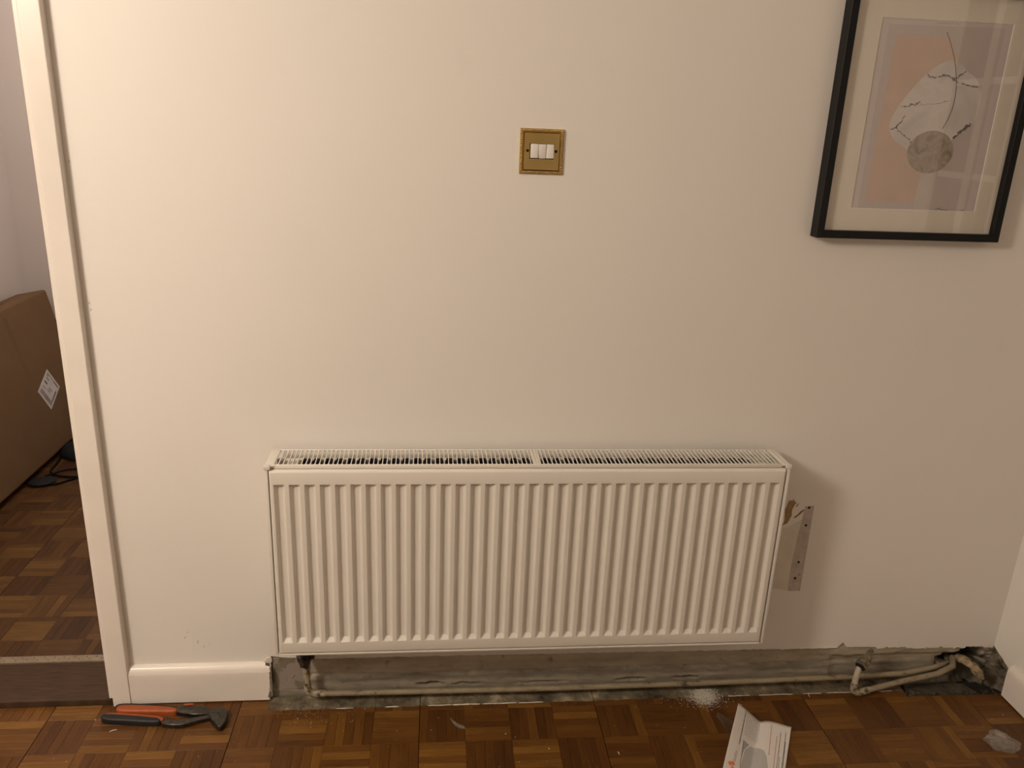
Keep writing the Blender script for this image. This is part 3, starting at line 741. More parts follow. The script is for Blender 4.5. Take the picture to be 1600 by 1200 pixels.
# elbow + run
run = [(-0.270, PY, 0.0295), (-0.1, PY, 0.0275), (0.3, PY - 0.001, 0.0255), (0.7, PY - 0.001, 0.0270), (1.1, PY, 0.0315), (1.30, PY + 0.004, 0.0350), (1.40, PY + 0.020, 0.0395), (1.455, PY + 0.038, 0.0380), (1.475, 0.045, 0.036)]
MB().tube(run, 0.0075, 14).build('pipe_run', M['pipe'], hp, smooth=True, angle=50)
el = [(PXR, PY, 0.058), (PXR, PY, 0.050)] + [(PXR + 0.020 * (1 - math.cos(a)), PY, 0.0495 - 0.020 * math.sin(a)) for a in [math.pi / 2 * k / 7 for k in range(1, 8)]] + [(-0.262, PY, 0.0295)]
MB().tube(el, [0.0090] * 2 + [0.0092] * 7 + [0.0086], 14).build('elbow', M['flaked'], hp, smooth=True, angle=50)
MB().tube([(PXR - 0.003, PY, 0.145), (PXR - 0.002, PY, 0.10), (PXR, PY, 0.055)], [0.0078, 0.0078, 0.0080], 14).build('riser', M['flaked'], hp, smooth=True, angle=50)
vx, vy = PXR - 0.004, PY - 0.004
val = MB().lathe([(0.0095, 0.117), (0.0135, 0.121), (0.0150, 0.134), (0.0190, 0.137), (0.0205, 0.153), (0.0180, 0.157), (0.0240, 0.163), (0.0255, 0.186), (0.0240, 0.2165)], Matrix.Translation((vx, vy, 0)), 8).build('valve', M['valve'], hp)
val['label'] = 'blackened old radiator valve'
MB().tube([(vx + 0.008, vy, 0.156), (vx + 0.017, vy, 0.156), (vx + 0.019, vy, 0.156), (vx + 0.027, vy, 0.155)], [0.011, 0.0115, 0.0165, 0.0155], 12).build('valve_cap', M['valve'], val, smooth=True, angle=40)
MB().tube([(vx + 0.003, vy - 0.010, 0.152), (vx + 0.003, vy - 0.021, 0.153), (vx + 0.003, vy - 0.0215, 0.153), (vx + 0.003, vy - 0.029, 0.153)], [0.0105, 0.0105, 0.0065, 0.006], 6).build('gland_nut', M['valve'], val)

hp2 = empty('heating_pipe', (1.155, -0.062, 0.0), 'loose cream painted pipe end with open valve tail pointing up, near the corner', 'pipe')
E0 = Vector((1.155, -0.066, 0.0095))
run2 = [(1.185, -0.0625, 0.0135), (1.30, -0.044, 0.0255), (1.40, -0.031, 0.0335), (1.455, -0.013, 0.0435), (1.476, 0.022, 0.047)]
MB().tube(run2, [0.0078, 0.0078, 0.0080, 0.0088, 0.0085], 14).build('pipe_run', M['pipe'], hp2, smooth=True, angle=50)
MB().tube([(1.1420, -0.0655, 0.042), (1.1415, -0.066, 0.028), (1.1430, -0.0665, 0.0180), (1.1480, -0.0668, 0.0115), (1.1570, -0.0665, 0.0098), (1.1700, -0.0650, 0.0115), (1.1900, -0.0618, 0.0140)], [0.0088, 0.0096, 0.0098, 0.0098, 0.0096, 0.0096, 0.0090], 14).build('elbow', M['flaked'], hp2, smooth=True, angle=50)
MB().tube([(1.1420, -0.0655, 0.038), (1.1430, -0.0640, 0.055), (1.1460, -0.0620, 0.070), (1.1490, -0.0600, 0.078), (1.1535, -0.0550, 0.0850)], 0.0080, 14).build('riser', M['pipewhite'], hp2, smooth=True, angle=50)
vd = Vector((0.74, 0.52, 0.44)).normalized(); vb = Vector((1.1500, -0.0630, 0.0905))
fit_m = Matrix.Translation(vb) @ vd.to_track_quat('Z', 'Y').to_matrix().to_4x4() @ Matrix.Scale(1.32, 4)
ft = MB().lathe([(0.0102, 0.0), (0.0122, 0.0005), (0.0124, 0.003), (0.0112, 0.0035), (0.0112, 0.006), (0.0124, 0.0065), (0.0126, 0.016), (0.0108, 0.018)], fit_m, 6).build('valve_tail', M['oldbrass'], hp2)
ft['label'] = 'tarnished compression fitting'
MB().lathe([(0.0098, 0.016), (0.0104, 0.019), (0.0104, 0.023), (0.0086, 0.025), (0.0086, 0.029)], fit_m, 16).build('collar', M['oldbrass'], ft, smooth=True, angle=40)
MB().lathe([(0.0068, 0.028), (0.0068, 0.042), (0.0050, 0.044), (0.0048, 0.047)], fit_m, 6).build('spindle', M['oldbrass'], ft)
MB().lathe([(0.0098, -0.0010), (0.0098, 0.0004)], fit_m, 16).build('open_end', M['hole'], ft)

b = MB()
pth = [(1.486, 0.022, 0.050), (1.499, 0.000, 0.052), (1.512, -0.016, 0.045), (1.525, -0.025, 0.032), (1.533, -0.028, 0.018), (1.537, -0.026, 0.004)]
b.tube(pth, [0.0100, 0.0110, 0.0105, 0.0125, 0.0110, 0.0055], 16)
bmesh.ops.subdivide_edges(b.bm, edges=list(b.bm.edges), cuts=2, use_grid_fill=True)
for v in b.bm.verts:
    v.co += Vector((fb(v.co.x * 120, v.co.y * 120, v.co.z * 120), fb(v.co.y * 120, v.co.z * 120, 3), fb(v.co.z * 120, v.co.x * 120, 7))) * 0.0050
tag(b.build('lagged_pipe_stub', M['cloth'], smooth=True), 'flaking lagged pipe stub going down into the corner hole', 'pipe')

# ================================================================== light switch
sw = empty('light_switch', (0.2315, 0, 1.3825), 'brass rope-edged triple light switch on the white wall', 'light switch')
SX, SZ, SH = 0.2315, 1.3825, 0.047
def frustum(b, h0, h1, y0, y1):
    A = [b.bm.verts.new((SX + sx * h0, y0, SZ + sz * h0)) for sx, sz in ((-1, -1), (1, -1), (1, 1), (-1, 1))]
    B = [b.bm.verts.new((SX + sx * h1, y1, SZ + sz * h1)) for sx, sz in ((-1, -1), (1, -1), (1, 1), (-1, 1))]
    for k in range(4): b.face([A[k], A[(k + 1) % 4], B[(k + 1) % 4], B[k]])
    return A, B
b = MB()
A, B = frustum(b, SH, SH - 0.0006, 0.0, -0.0036); frustum(b, SH - 0.0006, SH - 0.0012, -0.0036, -0.0014); frustum(b, SH - 0.0012, SH - 0.0066, -0.0014, -0.0014)
frustum(b, SH - 0.0066, SH - 0.0085, -0.0014, -0.0052); a, q = frustum(b, SH - 0.0085, SH - 0.0095, -0.0052, -0.0066); b.face(q)
bmesh.ops.remove_doubles(b.bm, verts=b.bm.verts, dist=1e-6); bmesh.ops.recalc_face_normals(b.bm, faces=b.bm.faces)
b.build('plate', M['brass'], sw)
b = MB(); nbd = 20; hh = SH - 0.0038
for side in range(4):
    for k in range(nbd):
        u = -hh + 2 * hh * (k + 0.0) / nbd
        px_, pz_, ang_ = ((u, hh, 0), (hh, -u, math.pi / 2), (-u, -hh, 0), (-hh, u, math.pi / 2))[side]
        mt = Matrix.Translation((SX + px_, -0.0044, SZ + pz_)) @ Matrix.Rotation(-ang_, 4, 'Y') @ Matrix.Rotation(math.radians(52), 4, 'Y') @ Matrix.Diagonal((0.0030, 0.0025, 0.00125, 1))
        bmesh.ops.create_uvsphere(b.bm, u_segments=10, v_segments=8, radius=1.0, matrix=mt)
re_ = b.build('rope_edge', M['brass'], sw, smooth=True)
MB().box(SX - 0.0262, SX + 0.0262, -0.0075, -0.006, SZ - 0.0150, SZ + 0.0165).build('rocker_recess', M['screw'], sw)
for k, tilt in ((-1, 5), (0, -9), (1, 5)):
    cx = SX + k * 0.0168 + 0.0005; b = MB(); b.box(-0.0080, 0.0080, -0.0042, 0.004, -0.0145, 0.0145, bevel=0.0010)
    bmesh.ops.transform(b.bm, verts=b.bm.verts, matrix=Matrix.Translation((cx, -0.0078, SZ + 0.0010)) @ Matrix.Rotation(math.radians(-tilt), 4, 'X'))
    b.build('rocker', M['rocker'], sw, smooth=True, angle=40)
for sx in (-1, 1):
    MB().lathe([(0.0032, 0), (0.0032, 0.0012), (0.0024, 0.0020)], Matrix.Translation((SX + sx * 0.0305, -0.0066, SZ + 0.0015)) @ Matrix.Rotation(math.pi / 2, 4, 'X'), 14).build('screw', M['screw'], sw, smooth=True, angle=40)

# ================================================================== framed picture
FX0, FX1, FZ0, FZ1, FD = 0.8560, 1.2915, 1.2205, 1.7450, 0.034
pic = empty('framed_picture', (FX0, 0, FZ0), 'abstract print in a thin black frame at the top right of the wall', 'picture')
fr_w = 0.0165
for pts in ([(FX0, FZ0), (FX1, FZ0), (FX1 - fr_w, FZ0 + fr_w), (FX0 + fr_w, FZ0 + fr_w)], [(FX1, FZ0), (FX1, FZ1), (FX1 - fr_w, FZ1 - fr_w), (FX1 - fr_w, FZ0 + fr_w)],
            [(FX1, FZ1), (FX0, FZ1), (FX0 + fr_w, FZ1 - fr_w), (FX1 - fr_w, FZ1 - fr_w)], [(FX0, FZ1), (FX0, FZ0), (FX0 + fr_w, FZ0 + fr_w), (FX0 + fr_w, FZ1 - fr_w)]):
    MB().prism(pts, 'y', -0.002, -FD, bevel=0.0006, seg=1).build('frame_rail', M['black'], pic)
OX0, OX1, OZ0, OZ1 = 0.9340, 1.2295, 1.2855, 1.6790
b = MB()
for x0_, x1_, z0_, z1_ in ((FX0 + 0.01, FX1 - 0.01, FZ0 + 0.01, OZ0), (FX0 + 0.01, FX1 - 0.01, OZ1, FZ1 - 0.01), (FX0 + 0.01, OX0, OZ0, OZ1), (OX1, FX1 - 0.01, OZ0, OZ1)):
    b.box(x0_, x1_, -0.0180, -0.0164, z0_, z1_)
b.build('mount', M['mat'], pic)
b = MB(); q = 0.0014
for pts in ([(OX0, OZ0), (OX1, OZ0), (OX1 - q, OZ0 + q), (OX0 + q, OZ0 + q)], [(OX1, OZ0), (OX1, OZ1), (OX1 - q, OZ1 - q), (OX1 - q, OZ0 + q)], [(OX0, OZ1), (OX0, OZ0), (OX0 + q, OZ0 + q), (OX0 + q, OZ1 - q)], [(OX1, OZ1), (OX0, OZ1), (OX0 + q, OZ1 - q), (OX1 - q, OZ1 - q)]):
    A = [b.bm.verts.new((x_, -0.0180 if i < 2 else -0.0166, z_)) for i, (x_, z_) in enumerate(pts)]; b.face(A)
b.build('mount_bevel', M['bevel'], pic)
def smoothed(pts, it=2, closed=True):
    for _ in range(it):
        o = []
        n = len(pts)
        for i in range(n if closed else n - 1):
            a, c = pts[i], pts[(i + 1) % n]
            o += [(0.75 * a[0] + 0.25 * c[0], 0.75 * a[1] + 0.25 * c[1]), (0.25 * a[0] + 0.75 * c[0], 0.25 * a[1] + 0.75 * c[1])]
        if not closed: o = [pts[0]] + o + [pts[-1]]
        pts = o
    return pts
prn = MB().box(OX0 - 0.008, OX1 + 0.008, -0.0160, -0.0150, OZ0 - 0.008, OZ1 + 0.008).build('print', M['p_outer'], pic)
def flat(name, pts, y, mat): return MB().prism(pts, 'y', -0.0158, y).build(name, mat, prn)
flat('printed_panel', [(0.950, 1.270), (0.9514, 1.6666), (1.212, 1.6696), (1.209, 1.270)], -0.01605, M['p_inner'])
flat('printed_rectangle', [(0.9635, 1.304), (0.9715, 1.6455), (1.0935, 1.6470), (1.1240, 1.5957), (1.1180, 1.43), (1.085, 1.38), (1.0816, 1.304)], -0.01615, M['p_terra'])
flat('printed_shape', smoothed([(1.0872, 1.3700), (1.1169, 1.3735), (1.1102, 1.3407), (1.1136, 1.2800), (1.082, 1.2800), (1.0800, 1.3258)], 2), -0.01617, M['p_light'])
flat('printed_marble', smoothed([(1.1028, 1.6026), (1.1309, 1.5970), (1.1469, 1.5796), (1.1678, 1.5718), (1.1846, 1.5465), (1.1897, 1.5204), (1.188, 1.4828), (1.1673, 1.4607), (1.1405, 1.4407), (1.1206, 1.4153), (1.0565, 1.4108), (1.0168, 1.4263), (0.9914, 1.453), (0.9901, 1.4773), (1.0059, 1.5097), (1.0274, 1.541), (1.0525, 1.5723), (1.0773, 1.5930)], 2), -0.01625, M['p_marble'])
flat('printed_disc', [(1.0962 + 0.0535 * math.cos(a) , 1.4125 + 0.0455 * math.sin(a)) for a in [2 * math.pi * k / 40 for k in range(40)]], -0.01640, M['p_agate'])
def stroke(pts, wd, y, mat, taper=True, nz=0.0):
    pts = smoothed(pts, 4 if nz else 2, False); L_ = []; R_ = []
    if nz: pts = [(p[0] + 0.0035 * fb(p[0] * 210, p[1] * 210, 1), p[1] + 0.0035 * fb(p[0] * 210, p[1] * 210, 7)) for p in pts]
    for i, p in enumerate(pts):
        a = pts[max(0, i - 1)]; c = pts[min(len(pts) - 1, i + 1)]; dx, dz = c[0] - a[0], c[1] - a[1]; l_ = math.hypot(dx, dz) or 1
        ww = wd * (1 + nz * fb(p[0] * 300, p[1] * 300)) * ((0.35 + 0.65 * math.sin(math.pi * i / (len(pts) - 1))) if taper else 1)
        L_.append((p[0] - dz / l_ * ww, p[1] + dx / l_ * ww)); R_.append((p[0] + dz / l_ * ww, p[1] - dx / l_ * ww))
    b = MB()
    for i in range(len(pts) - 1):
        b.quad((L_[i][0], y, L_[i][1]), (R_[i][0], y, R_[i][1]), (R_[i + 1][0], y, R_[i + 1][1]), (L_[i + 1][0], y, L_[i + 1][1]))
    return b.build('printed_line', mat, prn)
stroke([(1.0819, 1.6571), (1.0993, 1.6286), (1.1149, 1.5954), (1.1274, 1.5529), (1.1297, 1.518), (1.1253, 1.4891), (1.1138, 1.462)], 0.0007, -0.01650, M['p_ink'], False)
for ln, wd in (([(1.0559, 1.5714), (1.0718, 1.5656), (1.088, 1.5693), (1.1018, 1.5734), (1.1187, 1.5633), (1.1352, 1.577), (1.1439, 1.5816)], .0022), ([(1.1138, 1.5631), (1.1449, 1.5558), (1.1605, 1.5521), (1.1784, 1.5498)], .0016), ([(1.0112, 1.5045), (1.0372, 1.509), (1.0507, 1.5148)], .0020), ([(1.0516, 1.5105), (1.0857, 1.5119), (1.1229, 1.5221)], .0007), ([(0.9955, 1.4574), (1.0077, 1.4602), (1.0224, 1.4851)], .0022), ([(1.0077, 1.4602), (1.0255, 1.4452), (1.0445, 1.437), (1.0502, 1.4254)], .0014), ([(1.1426, 1.4433), (1.1613, 1.4595), (1.1781, 1.4762)], .0036)):
    stroke(ln, wd * 0.7, -0.01632, M['p_vein'], True, 1.6)
b = MB(); x = 1.0560
for k in range(16):
    wv = random.uniform(0.0016, 0.0034)
    if k not in (9, 12): b.quad((x, -0.01605, 1.6728), (x + wv, -0.01605, 1.6728), (x + wv, -0.01605, 1.6746), (x, -0.01605, 1.6746))
    x += wv + 0.0007
b.build('printed_title', M['ink_grey'], prn)
stroke([(1.134, 1.2880), (1.141, 1.2910), (1.1456, 1.2935), (1.143, 1.2890), (1.1648, 1.2880)], 0.0005, -0.0164, M['p_ink'], False)
stroke([(1.195, 1.2895), (1.199, 1.2880), (1.2035, 1.2895)], 0.0005, -0.0164, M['p_ink'], False)
MB().box(FX0 + 0.008, FX1 - 0.008, -0.0225, -0.0205, FZ0 + 0.008, FZ1 - 0.008).build('glass_pane', M['glass'], pic)
MB().box(FX0 + 0.004, FX1 - 0.004, -0.0148, -0.003, FZ0 + 0.004, FZ1 - 0.004).build('backing_board', M['mat'], pic)

# ================================================================== water pump pliers
pr_ = empty('pump_pliers', (-0.65, -0.07, 0), 'orange and black handled water pump pliers lying on the parquet', 'pliers')
def bar(name, pts, z0, z1, mat, bev, parent=pr_):
    return MB().prism(pts, 'z', z0, z1, bevel=bev, seg=3).build(name, mat, parent, smooth=True, angle=50)
up = smoothed([(-0.776, -0.046), (-0.772, -0.033), (-0.750, -0.0305), (-0.685, -0.037), (-0.624, -0.046), (-0.6205, -0.0645), (-0.670, -0.0605), (-0.764, -0.056)], 2)
bar('grip', up, 0.001, 0.017, M['orange'], 0.0055)['label'] = 'orange handle grip'
bar('grip_edge', [(x_ - 0.0035, y_ + 0.0045) for x_, y_ in up], 0.001, 0.0165, M['rubber'], 0.004)
lg = smoothed([(-0.8005, -0.0745), (-0.797, -0.0625), (-0.7612, -0.0650), (-0.689, -0.0765), (-0.6555, -0.0825), (-0.6495, -0.0985), (-0.6814, -0.0970), (-0.7401, -0.0895), (-0.7851, -0.0845)], 2)
bar('grip', lg, 0.0015, 0.017, M['rubber'], 0.005)['label'] = 'black handle grip'
bar('grip_edge', [(x_ + 0.006, y_ + 0.0055) for x_, y_ in lg], 0.001, 0.0150, M['orange'], 0.003)
bar('handle_bar', [(-0.6265, -0.0440), (-0.6177, -0.0385), (-0.584, -0.0405), (-0.5594, -0.0450), (-0.5401, -0.0575), (-0.536, -0.0749), (-0.5784, -0.0740), (-0.622, -0.0650)], 0.003, 0.015, M['toolsteel'], 0.002)
bar('slot_button', [(-0.612, -0.037), (-0.590, -0.036), (-0.588, -0.0415), (-0.610, -0.0425)], 0.010, 0.0175, M['orange'], 0.001)
bar('handle_bar', [(-0.650, -0.0945), (-0.6440, -0.0885), (-0.6415, -0.0755), (-0.6350, -0.0830), (-0.6250, -0.0878), (-0.608, -0.0880), (-0.5863, -0.0840), (-0.5667, -0.0795), (-0.5380, -0.0720), (-0.529, -0.0836), (-0.5566, -0.0905), (-0.5812, -0.1008), (-0.6018, -0.1075), (-0.6343, -0.1045), (-0.648, -0.1000)], 0.001, 0.0125, M['toolsteel'], 0.002)
bar('jaw', smoothed([(-0.5440, -0.0720), (-0.5366, -0.0590), (-0.5230, -0.0530), (-0.5070, -0.0545), (-0.4975, -0.0680), (-0.4945, -0.0900), (-0.4955, -0.1110), (-0.5010, -0.1220), (-0.5085, -0.1215), (-0.5200, -0.1080), (-0.5330, -0.0930)], 2), 0.001, 0.0165, M['toolsteel'], 0.003)
bar('jaw_gap', [(-0.5235, -0.0700), (-0.5160, -0.0740), (-0.5125, -0.0820), (-0.5085, -0.0905), (-0.5110, -0.0910), (-0.5150, -0.0830), (-0.5185, -0.0765), (-0.5240, -0.0725)], 0.010, 0.0169, M['hole'], 0.0)
MB().lathe([(0.0052, 0), (0.0052, 0.0024), (0.0040, 0.0032)], Matrix.Translation((-0.5310, -0.0715, 0.0145)), 14).build('pivot', M['toolsteel'], pr_, smooth=True, angle=40)

# ================================================================== folded leaflet
PO = Vector((0.790, -0.140, 0)); AL = Vector((-0.481, -0.877, 0)); AW = Vector((0.877, -0.481, 0))
PROF = [(0.0, .050), (.0145, .0385), (.029, .0265), (.045, .0135), (.053, .0072), (.058, .0045), (.0625, .0058), (.070, .0088), (.080, .0105), (.092, .0098), (.110, .0068), (.122, .0046), (.1335, .0034)]
def pz(wv):
    wv = max(0.0, min(0.1335, wv))
    for (a, za), (c, zc_) in zip(PROF, PROF[1:]):
        if wv <= c: return za + (zc_ - za) * (wv - a) / (c - a)
def lp(wv, l, up=0.0):
    k = 1.0 - 0.25 * max(0, (l - 0.1) / 0.2)
    return PO + AW * wv + AL * l + Vector((0, 0, pz(wv) * k + up + 0.0006))
leaf = None
b = MB(); rows = []
N = 30
b.grid([[lp(0.1335 * i / 53, -0.22 * (0.1335 * i / 53) + 0.29 * j / N) for j in range(N + 1)] for i in range(54)])
leaf = b.build('leaflet', M['paper'], smooth=True, angle=60)
tag(leaf, 'folded white instruction leaflet with orange logo lying on the parquet', 'leaflet')
sm_ = leaf.modifiers.new('thickness', 'SOLIDIFY'); sm_.thickness = 0.0004; sm_.offset = -1
def lstrip(b, w0, l0, w1, l1, th, n=14, up=0.0003):
    for i in range(n):
        a, c = i / n, (i + 1) / n
        wa, la, wb_, lb = w0 + (w1 - w0) * a, l0 + (l1 - l0) * a, w0 + (w1 - w0) * c, l0 + (l1 - l0) * c
        b.quad(lp(wa - th, la, up), lp(wa + th, la, up), lp(wb_ + th, lb, up), lp(wb_ - th, lb, up))
def words(b, w0, l0, w1, l1, th, gap=0.0012, wl=(0.002, 0.006)):
    Lr = math.hypot(w1 - w0, l1 - l0); s_ = 0
    while s_ < Lr:
        e = min(Lr, s_ + random.uniform(*wl)); f, g_ = s_ / Lr, e / Lr
        lstrip(b, w0 + (w1 - w0) * f, l0 + (l1 - l0) * f, w0 + (w1 - w0) * g_, l0 + (l1 - l0) * g_, th * random.uniform(0.7, 1.0), 2)
        s_ = e + gap
def ptext(name, fn, mat):
    b = MB(); fn(b); return b.build(name, mat, leaf)
ptext('printed_heading', lambda b: words(b, 0.0212, 0.000, 0.0225, 0.125, 0.0011, 0.0009), M['ink_dark'])
def table(b):
    for k in range(9):
        wv = 0.0265 + k * 0.0039
        words(b, wv, 0.002 - 0.22 * wv * 0.8, wv + 0.003, 0.082 - 0.35 * (wv - 0.026), 0.0007, 0.0016, (0.001, 0.008))
ptext('printed_table', table, M['ink_grey'])
def lpoly(b, pts, up, step=0.004):
    # scan the polygon in thin slices so that it follows the bent sheet
    w0, w1 = min(p[0] for p in pts), max(p[0] for p in pts); n = int((w1 - w0) / 0.0015) + 1
    def span(wv):
        ls = []
        for (a, la), (c, lc) in zip(pts, pts[1:] + pts[:1]):
            if (a <= wv) != (c <= wv): ls.append(la + (lc - la) * (wv - a) / (c - a))
        return (min(ls), max(ls)) if len(ls) >= 2 else None
    prev = None
    for i in range(n + 1):
        wv = w0 + 1e-6 + (w1 - w0 - 2e-6) * i / n; s_ = span(wv)
        if s_ and prev:
            pw, ps = prev
            for k in range(6):
                f, g_ = k / 6, (k + 1) / 6
                b.quad(lp(pw, ps[0] + (ps[1] - ps[0]) * f, up), lp(wv, s_[0] + (s_[1] - s_[0]) * f, up), lp(wv, s_[0] + (s_[1] - s_[0]) * g_, up), lp(pw, ps[0] + (ps[1] - ps[0]) * g_, up))
        prev = (wv, s_) if s_ else None
ptext('printed_radiator', lambda b: lpoly(b, [(0.0370, 0.124), (0.0479, 0.0962), (0.062, 0.088), (0.079, 0.0943), (0.0880, 0.112), (0.0989, 0.1652), (0.102, 0.20), (0.0357, 0.1953)], 0.0003), M['ink_mid'])
ptext('printed_radiator_side', lambda b: lpoly(b, [(0.0302, 0.0993), (0.0440, 0.0968), (0.0350, 0.128), (0.0325, 0.165)], 0.0003), M['ink_grey'])
ptext('printed_outline', lambda b: (lstrip(b, 0.0300, 0.0985, 0.0345, 0.1853, 0.0005, 14, 0.0005), lstrip(b, 0.0345, 0.1853, 0.040, 0.187, 0.0014, 4, 0.0005)), M['ink_dark'])
ptext('printed_warning', lambda b: (words(b, 0.0867, -0.006, 0.0922, 0.1056, 0.0008, 0.0008), words(b, 0.1035, 0.0269, 0.1081, 0.1678, 0.0008, 0.0008)), M['ink_red'])
ptext('printed_paragraph', lambda b: (words(b, 0.1108, 0.0071, 0.1150, 0.1632, 0.0008, 0.0006), words(b, 0.1227, -0.0007, 0.1262, 0.166, 0.0008, 0.0006), words(b, 0.1250, 0.035, 0.1285, 0.166, 0.0007, 0.0006), words(b, 0.1165, 0.095, 0.1190, 0.166, 0.0006, 0.0006)), M['ink_dark'])
# logo: an orange heart-like leaf, then the word set along the page
def heart(b):
    def P(cx, cl, rw, rl, ang):
        return [(cx + rw * math.cos(a) * math.cos(ang) - rl * math.sin(a) * math.sin(ang), cl + rw * math.cos(a) * math.sin(ang) + rl * math.sin(a) * math.cos(ang)) for a in [2 * math.pi * k / 18 for k in range(18)]]
    lpoly(b, P(0.0125, 0.2015, 0.0042, 0.0062, 0.2), 0.0003); lpoly(b, P(0.0185, 0.1945, 0.0042, 0.0050, 0.5), 0.00034); lpoly(b, P(0.0190, 0.2075, 0.0030, 0.0050, -0.2), 0.00032)
ptext('printed_logo', heart, M['ink_orange'])
cu_ = bpy.data.curves.new('logo_word', 'FONT'); cu_.body = 'kudox'; cu_.size = 0.0135; cu_.resolution_u = 3
to_ = bpy.data.objects.new('logo_word_tmp', cu_); COL.objects.link(to_)
dg = bpy.context.evaluated_depsgraph_get(); dg.update()
me = bpy.data.meshes.new_from_object(to_.evaluated_get(dg)); bpy.data.objects.remove(to_)
bw = max((v.co.x for v in me.vertices), default=0.03)
for v in me.vertices:
    v.co = lp(0.0205 - v.co.y * 0.75 + 0.002, 0.187 - v.co.x * 0.037 / bw, 0.0004)
me.name = 'printed_word'; me.materials.append(M['ink_grey'])
wo = bpy.data.objects.new('printed_word', me); COL.objects.link(wo); wo.parent = leaf

# ================================================================== crumpled film, clear strip
b = MB(); rw = random.Random(5)
for sub, sc in ((2, 1.0), (2, 0.72)):
    r0 = bmesh.ops.create_icosphere(b.bm, subdivisions=sub, radius=1.0)['verts']
    for v in r0:
        d = v.co.normalized()
        k = sc * (0.86 + 0.45 * noise.noise(Vector((d.x * 1.7 + sub + sc * 9, d.y * 1.7, d.z * 1.7))) + rw.uniform(-0.20, 0.20))
        v.co = Vector((d.x * 0.043 * k, d.y * 0.030 * k, max(-0.0110, d.z * 0.026 * k)))
bmesh.ops.transform(b.bm, verts=b.bm.verts, matrix=Matrix.Translation((1.430, -0.262, 0.0115)) @ Matrix.Rotation(math.radians(-32), 4, 'Z'))
tag(b.build('crumpled_wrapper', M['film']), 'crumpled ball of clear plastic wrap on the parquet by the right wall', 'plastic wrap')
b = MB(); prev = None; rows = []
for i in range(15):
    u = i / 14; x = 0.7416 - 0.004 * math.sin(u * math.pi) + 0.012 * u * u; y = -0.128 - 0.082 * u
    rows.append([(x + 0.03 * math.sin(u * math.pi) * q + 0.008 * q, y + 0.014 * q, 0.0012 + 0.012 * (1 - q) * math.sin(u * math.pi) + 0.001 * math.sin(q * 9)) for q in (0, 0.06, 0.3, 0.6, 1)])
b.grid(rows)
flm = b.build('clear_offcut', M['thinfilm'], smooth=True); tag(flm, 'curled clear plastic offcut beside the left edge of the leaflet', 'plastic offcut')
flm.modifiers.new('thickness', 'SOLIDIFY').thickness = 0.0003

# ================================================================== dust and crumbs
def crumbs(name, spots, label):
    V = []; F = []
    cube = [(x, y, z) for x in (-1, 1) for y in (-1, 1) for z in (-1, 1)]; q6 = ((0, 1, 3, 2), (4, 6, 7, 5), (0, 4, 5, 1), (2, 3, 7, 6), (0, 2, 6, 4), (1, 5, 7, 3))
    for x, y, r_ in spots:
        mt = Matrix.Translation((x, y, r_ * 0.4)) @ Matrix.Rotation(random.uniform(0, 6), 4, 'Z') @ Matrix.Rotation(random.uniform(0, 6), 4, 'X') @ Matrix.Diagonal((random.uniform(.7, 1.5), random.uniform(.6, 1.0), random.uniform(.4, .8), 1))
        o = len(V); V += [tuple(mt @ (Vector(c) * r_ * 0.8)) for c in cube]; F += [tuple(o + i for i in f) for f in q6]
    me = bpy.data.meshes.new(name); me.from_pydata(V, [], F); me.materials.append(M['crumb'])
    ob = bpy.data.objects.new(name, me); COL.objects.link(ob); ob['kind'] = 'stuff'
    return tag(ob, label, 'plaster dust')
sp = []
while len(sp) < 4200:
    y = random.gauss(-0.044, 0.020); x = random.gauss(0.735 + 0.12 * (y + 0.045), 0.017 + 0.010 * abs(fb(y * 90, 2.0)))
    if y < -0.022: sp.append((x, y, abs(random.gauss(0.0003, 0.00025)) + 0.00025))
for _ in range(420): sp.append((random.gauss(0.72, 0.045), random.gauss(-0.060, 0.016), abs(random.gauss(0.0003, 0.0003)) + 0.0002))
sp = [q for q in sp if q[1] < -0.008]
crumbs('plaster_dust', sp, 'heap of white plaster dust on the parquet edge below the pipe')
sp = [(0.026 + 0 * k, 0, 0) for k in range(0)]
def fl(x, y):   # pixel to floor point, used for the scattered crumbs
    d = cf + cr * ((x - 800) / 1264.765) - cu * ((y - 600) / 1264.765); t_ = -CAM_LOC.z / d.z; q = CAM_LOC + d * t_; return q.x, q.y
for x, y, r_ in ((149, 1125, .0016), (211, 1134, .0020), (243, 1091, .0010), (310, 1182, .0012), (84, 1185, .001), (104, 1190, .0012), (465, 1123, .0015), (485, 1131, .0012), (477, 1118, .001), (548, 1128, .0012), (518, 1131, .0014), (537, 1142, .001), (620, 1142, .0014), (610, 1105, .0016), (685, 1122, .0014), (674, 1141, .0012), (790, 1147, .0018), (805, 1152, .0014), (811, 1191, .0016), (858, 1170, .002), (1027, 1134, .0012), (1070, 1137, .0012), (960, 1134, .001), (992, 1105, .001), (570, 1108, .0014), (529, 1103, .0012), (496, 1103, .0014), (585, 1140, .001), (1567, 1117, .0016), (1550, 1123, .001), (1496, 1112, .001), (780, 1198, .001), (855, 1190, .001), (933, 1198, .001)):
    q = fl(x, y); sp.append((q[0], q[1], r_ * 0.8))
for _ in range(120):
    x, y = random.gauss(490, 28), random.gauss(1112, 12)
    q = fl(x, y)
    if q[1] < -0.045: sp.append((q[0], q[1], random.uniform(.0003, .0008)))
for _ in range(160):
    q = fl(random.uniform(0, 1590), random.uniform(1105, 1200)); sp.append((q[0], q[1], random.uniform(.00025, .0006)))
sp = [q for q in sp if q[1] < -0.02 and q[0] < 1.54]
crumbs('plaster_crumbs', sp, 'white plaster crumbs scattered over the parquet')
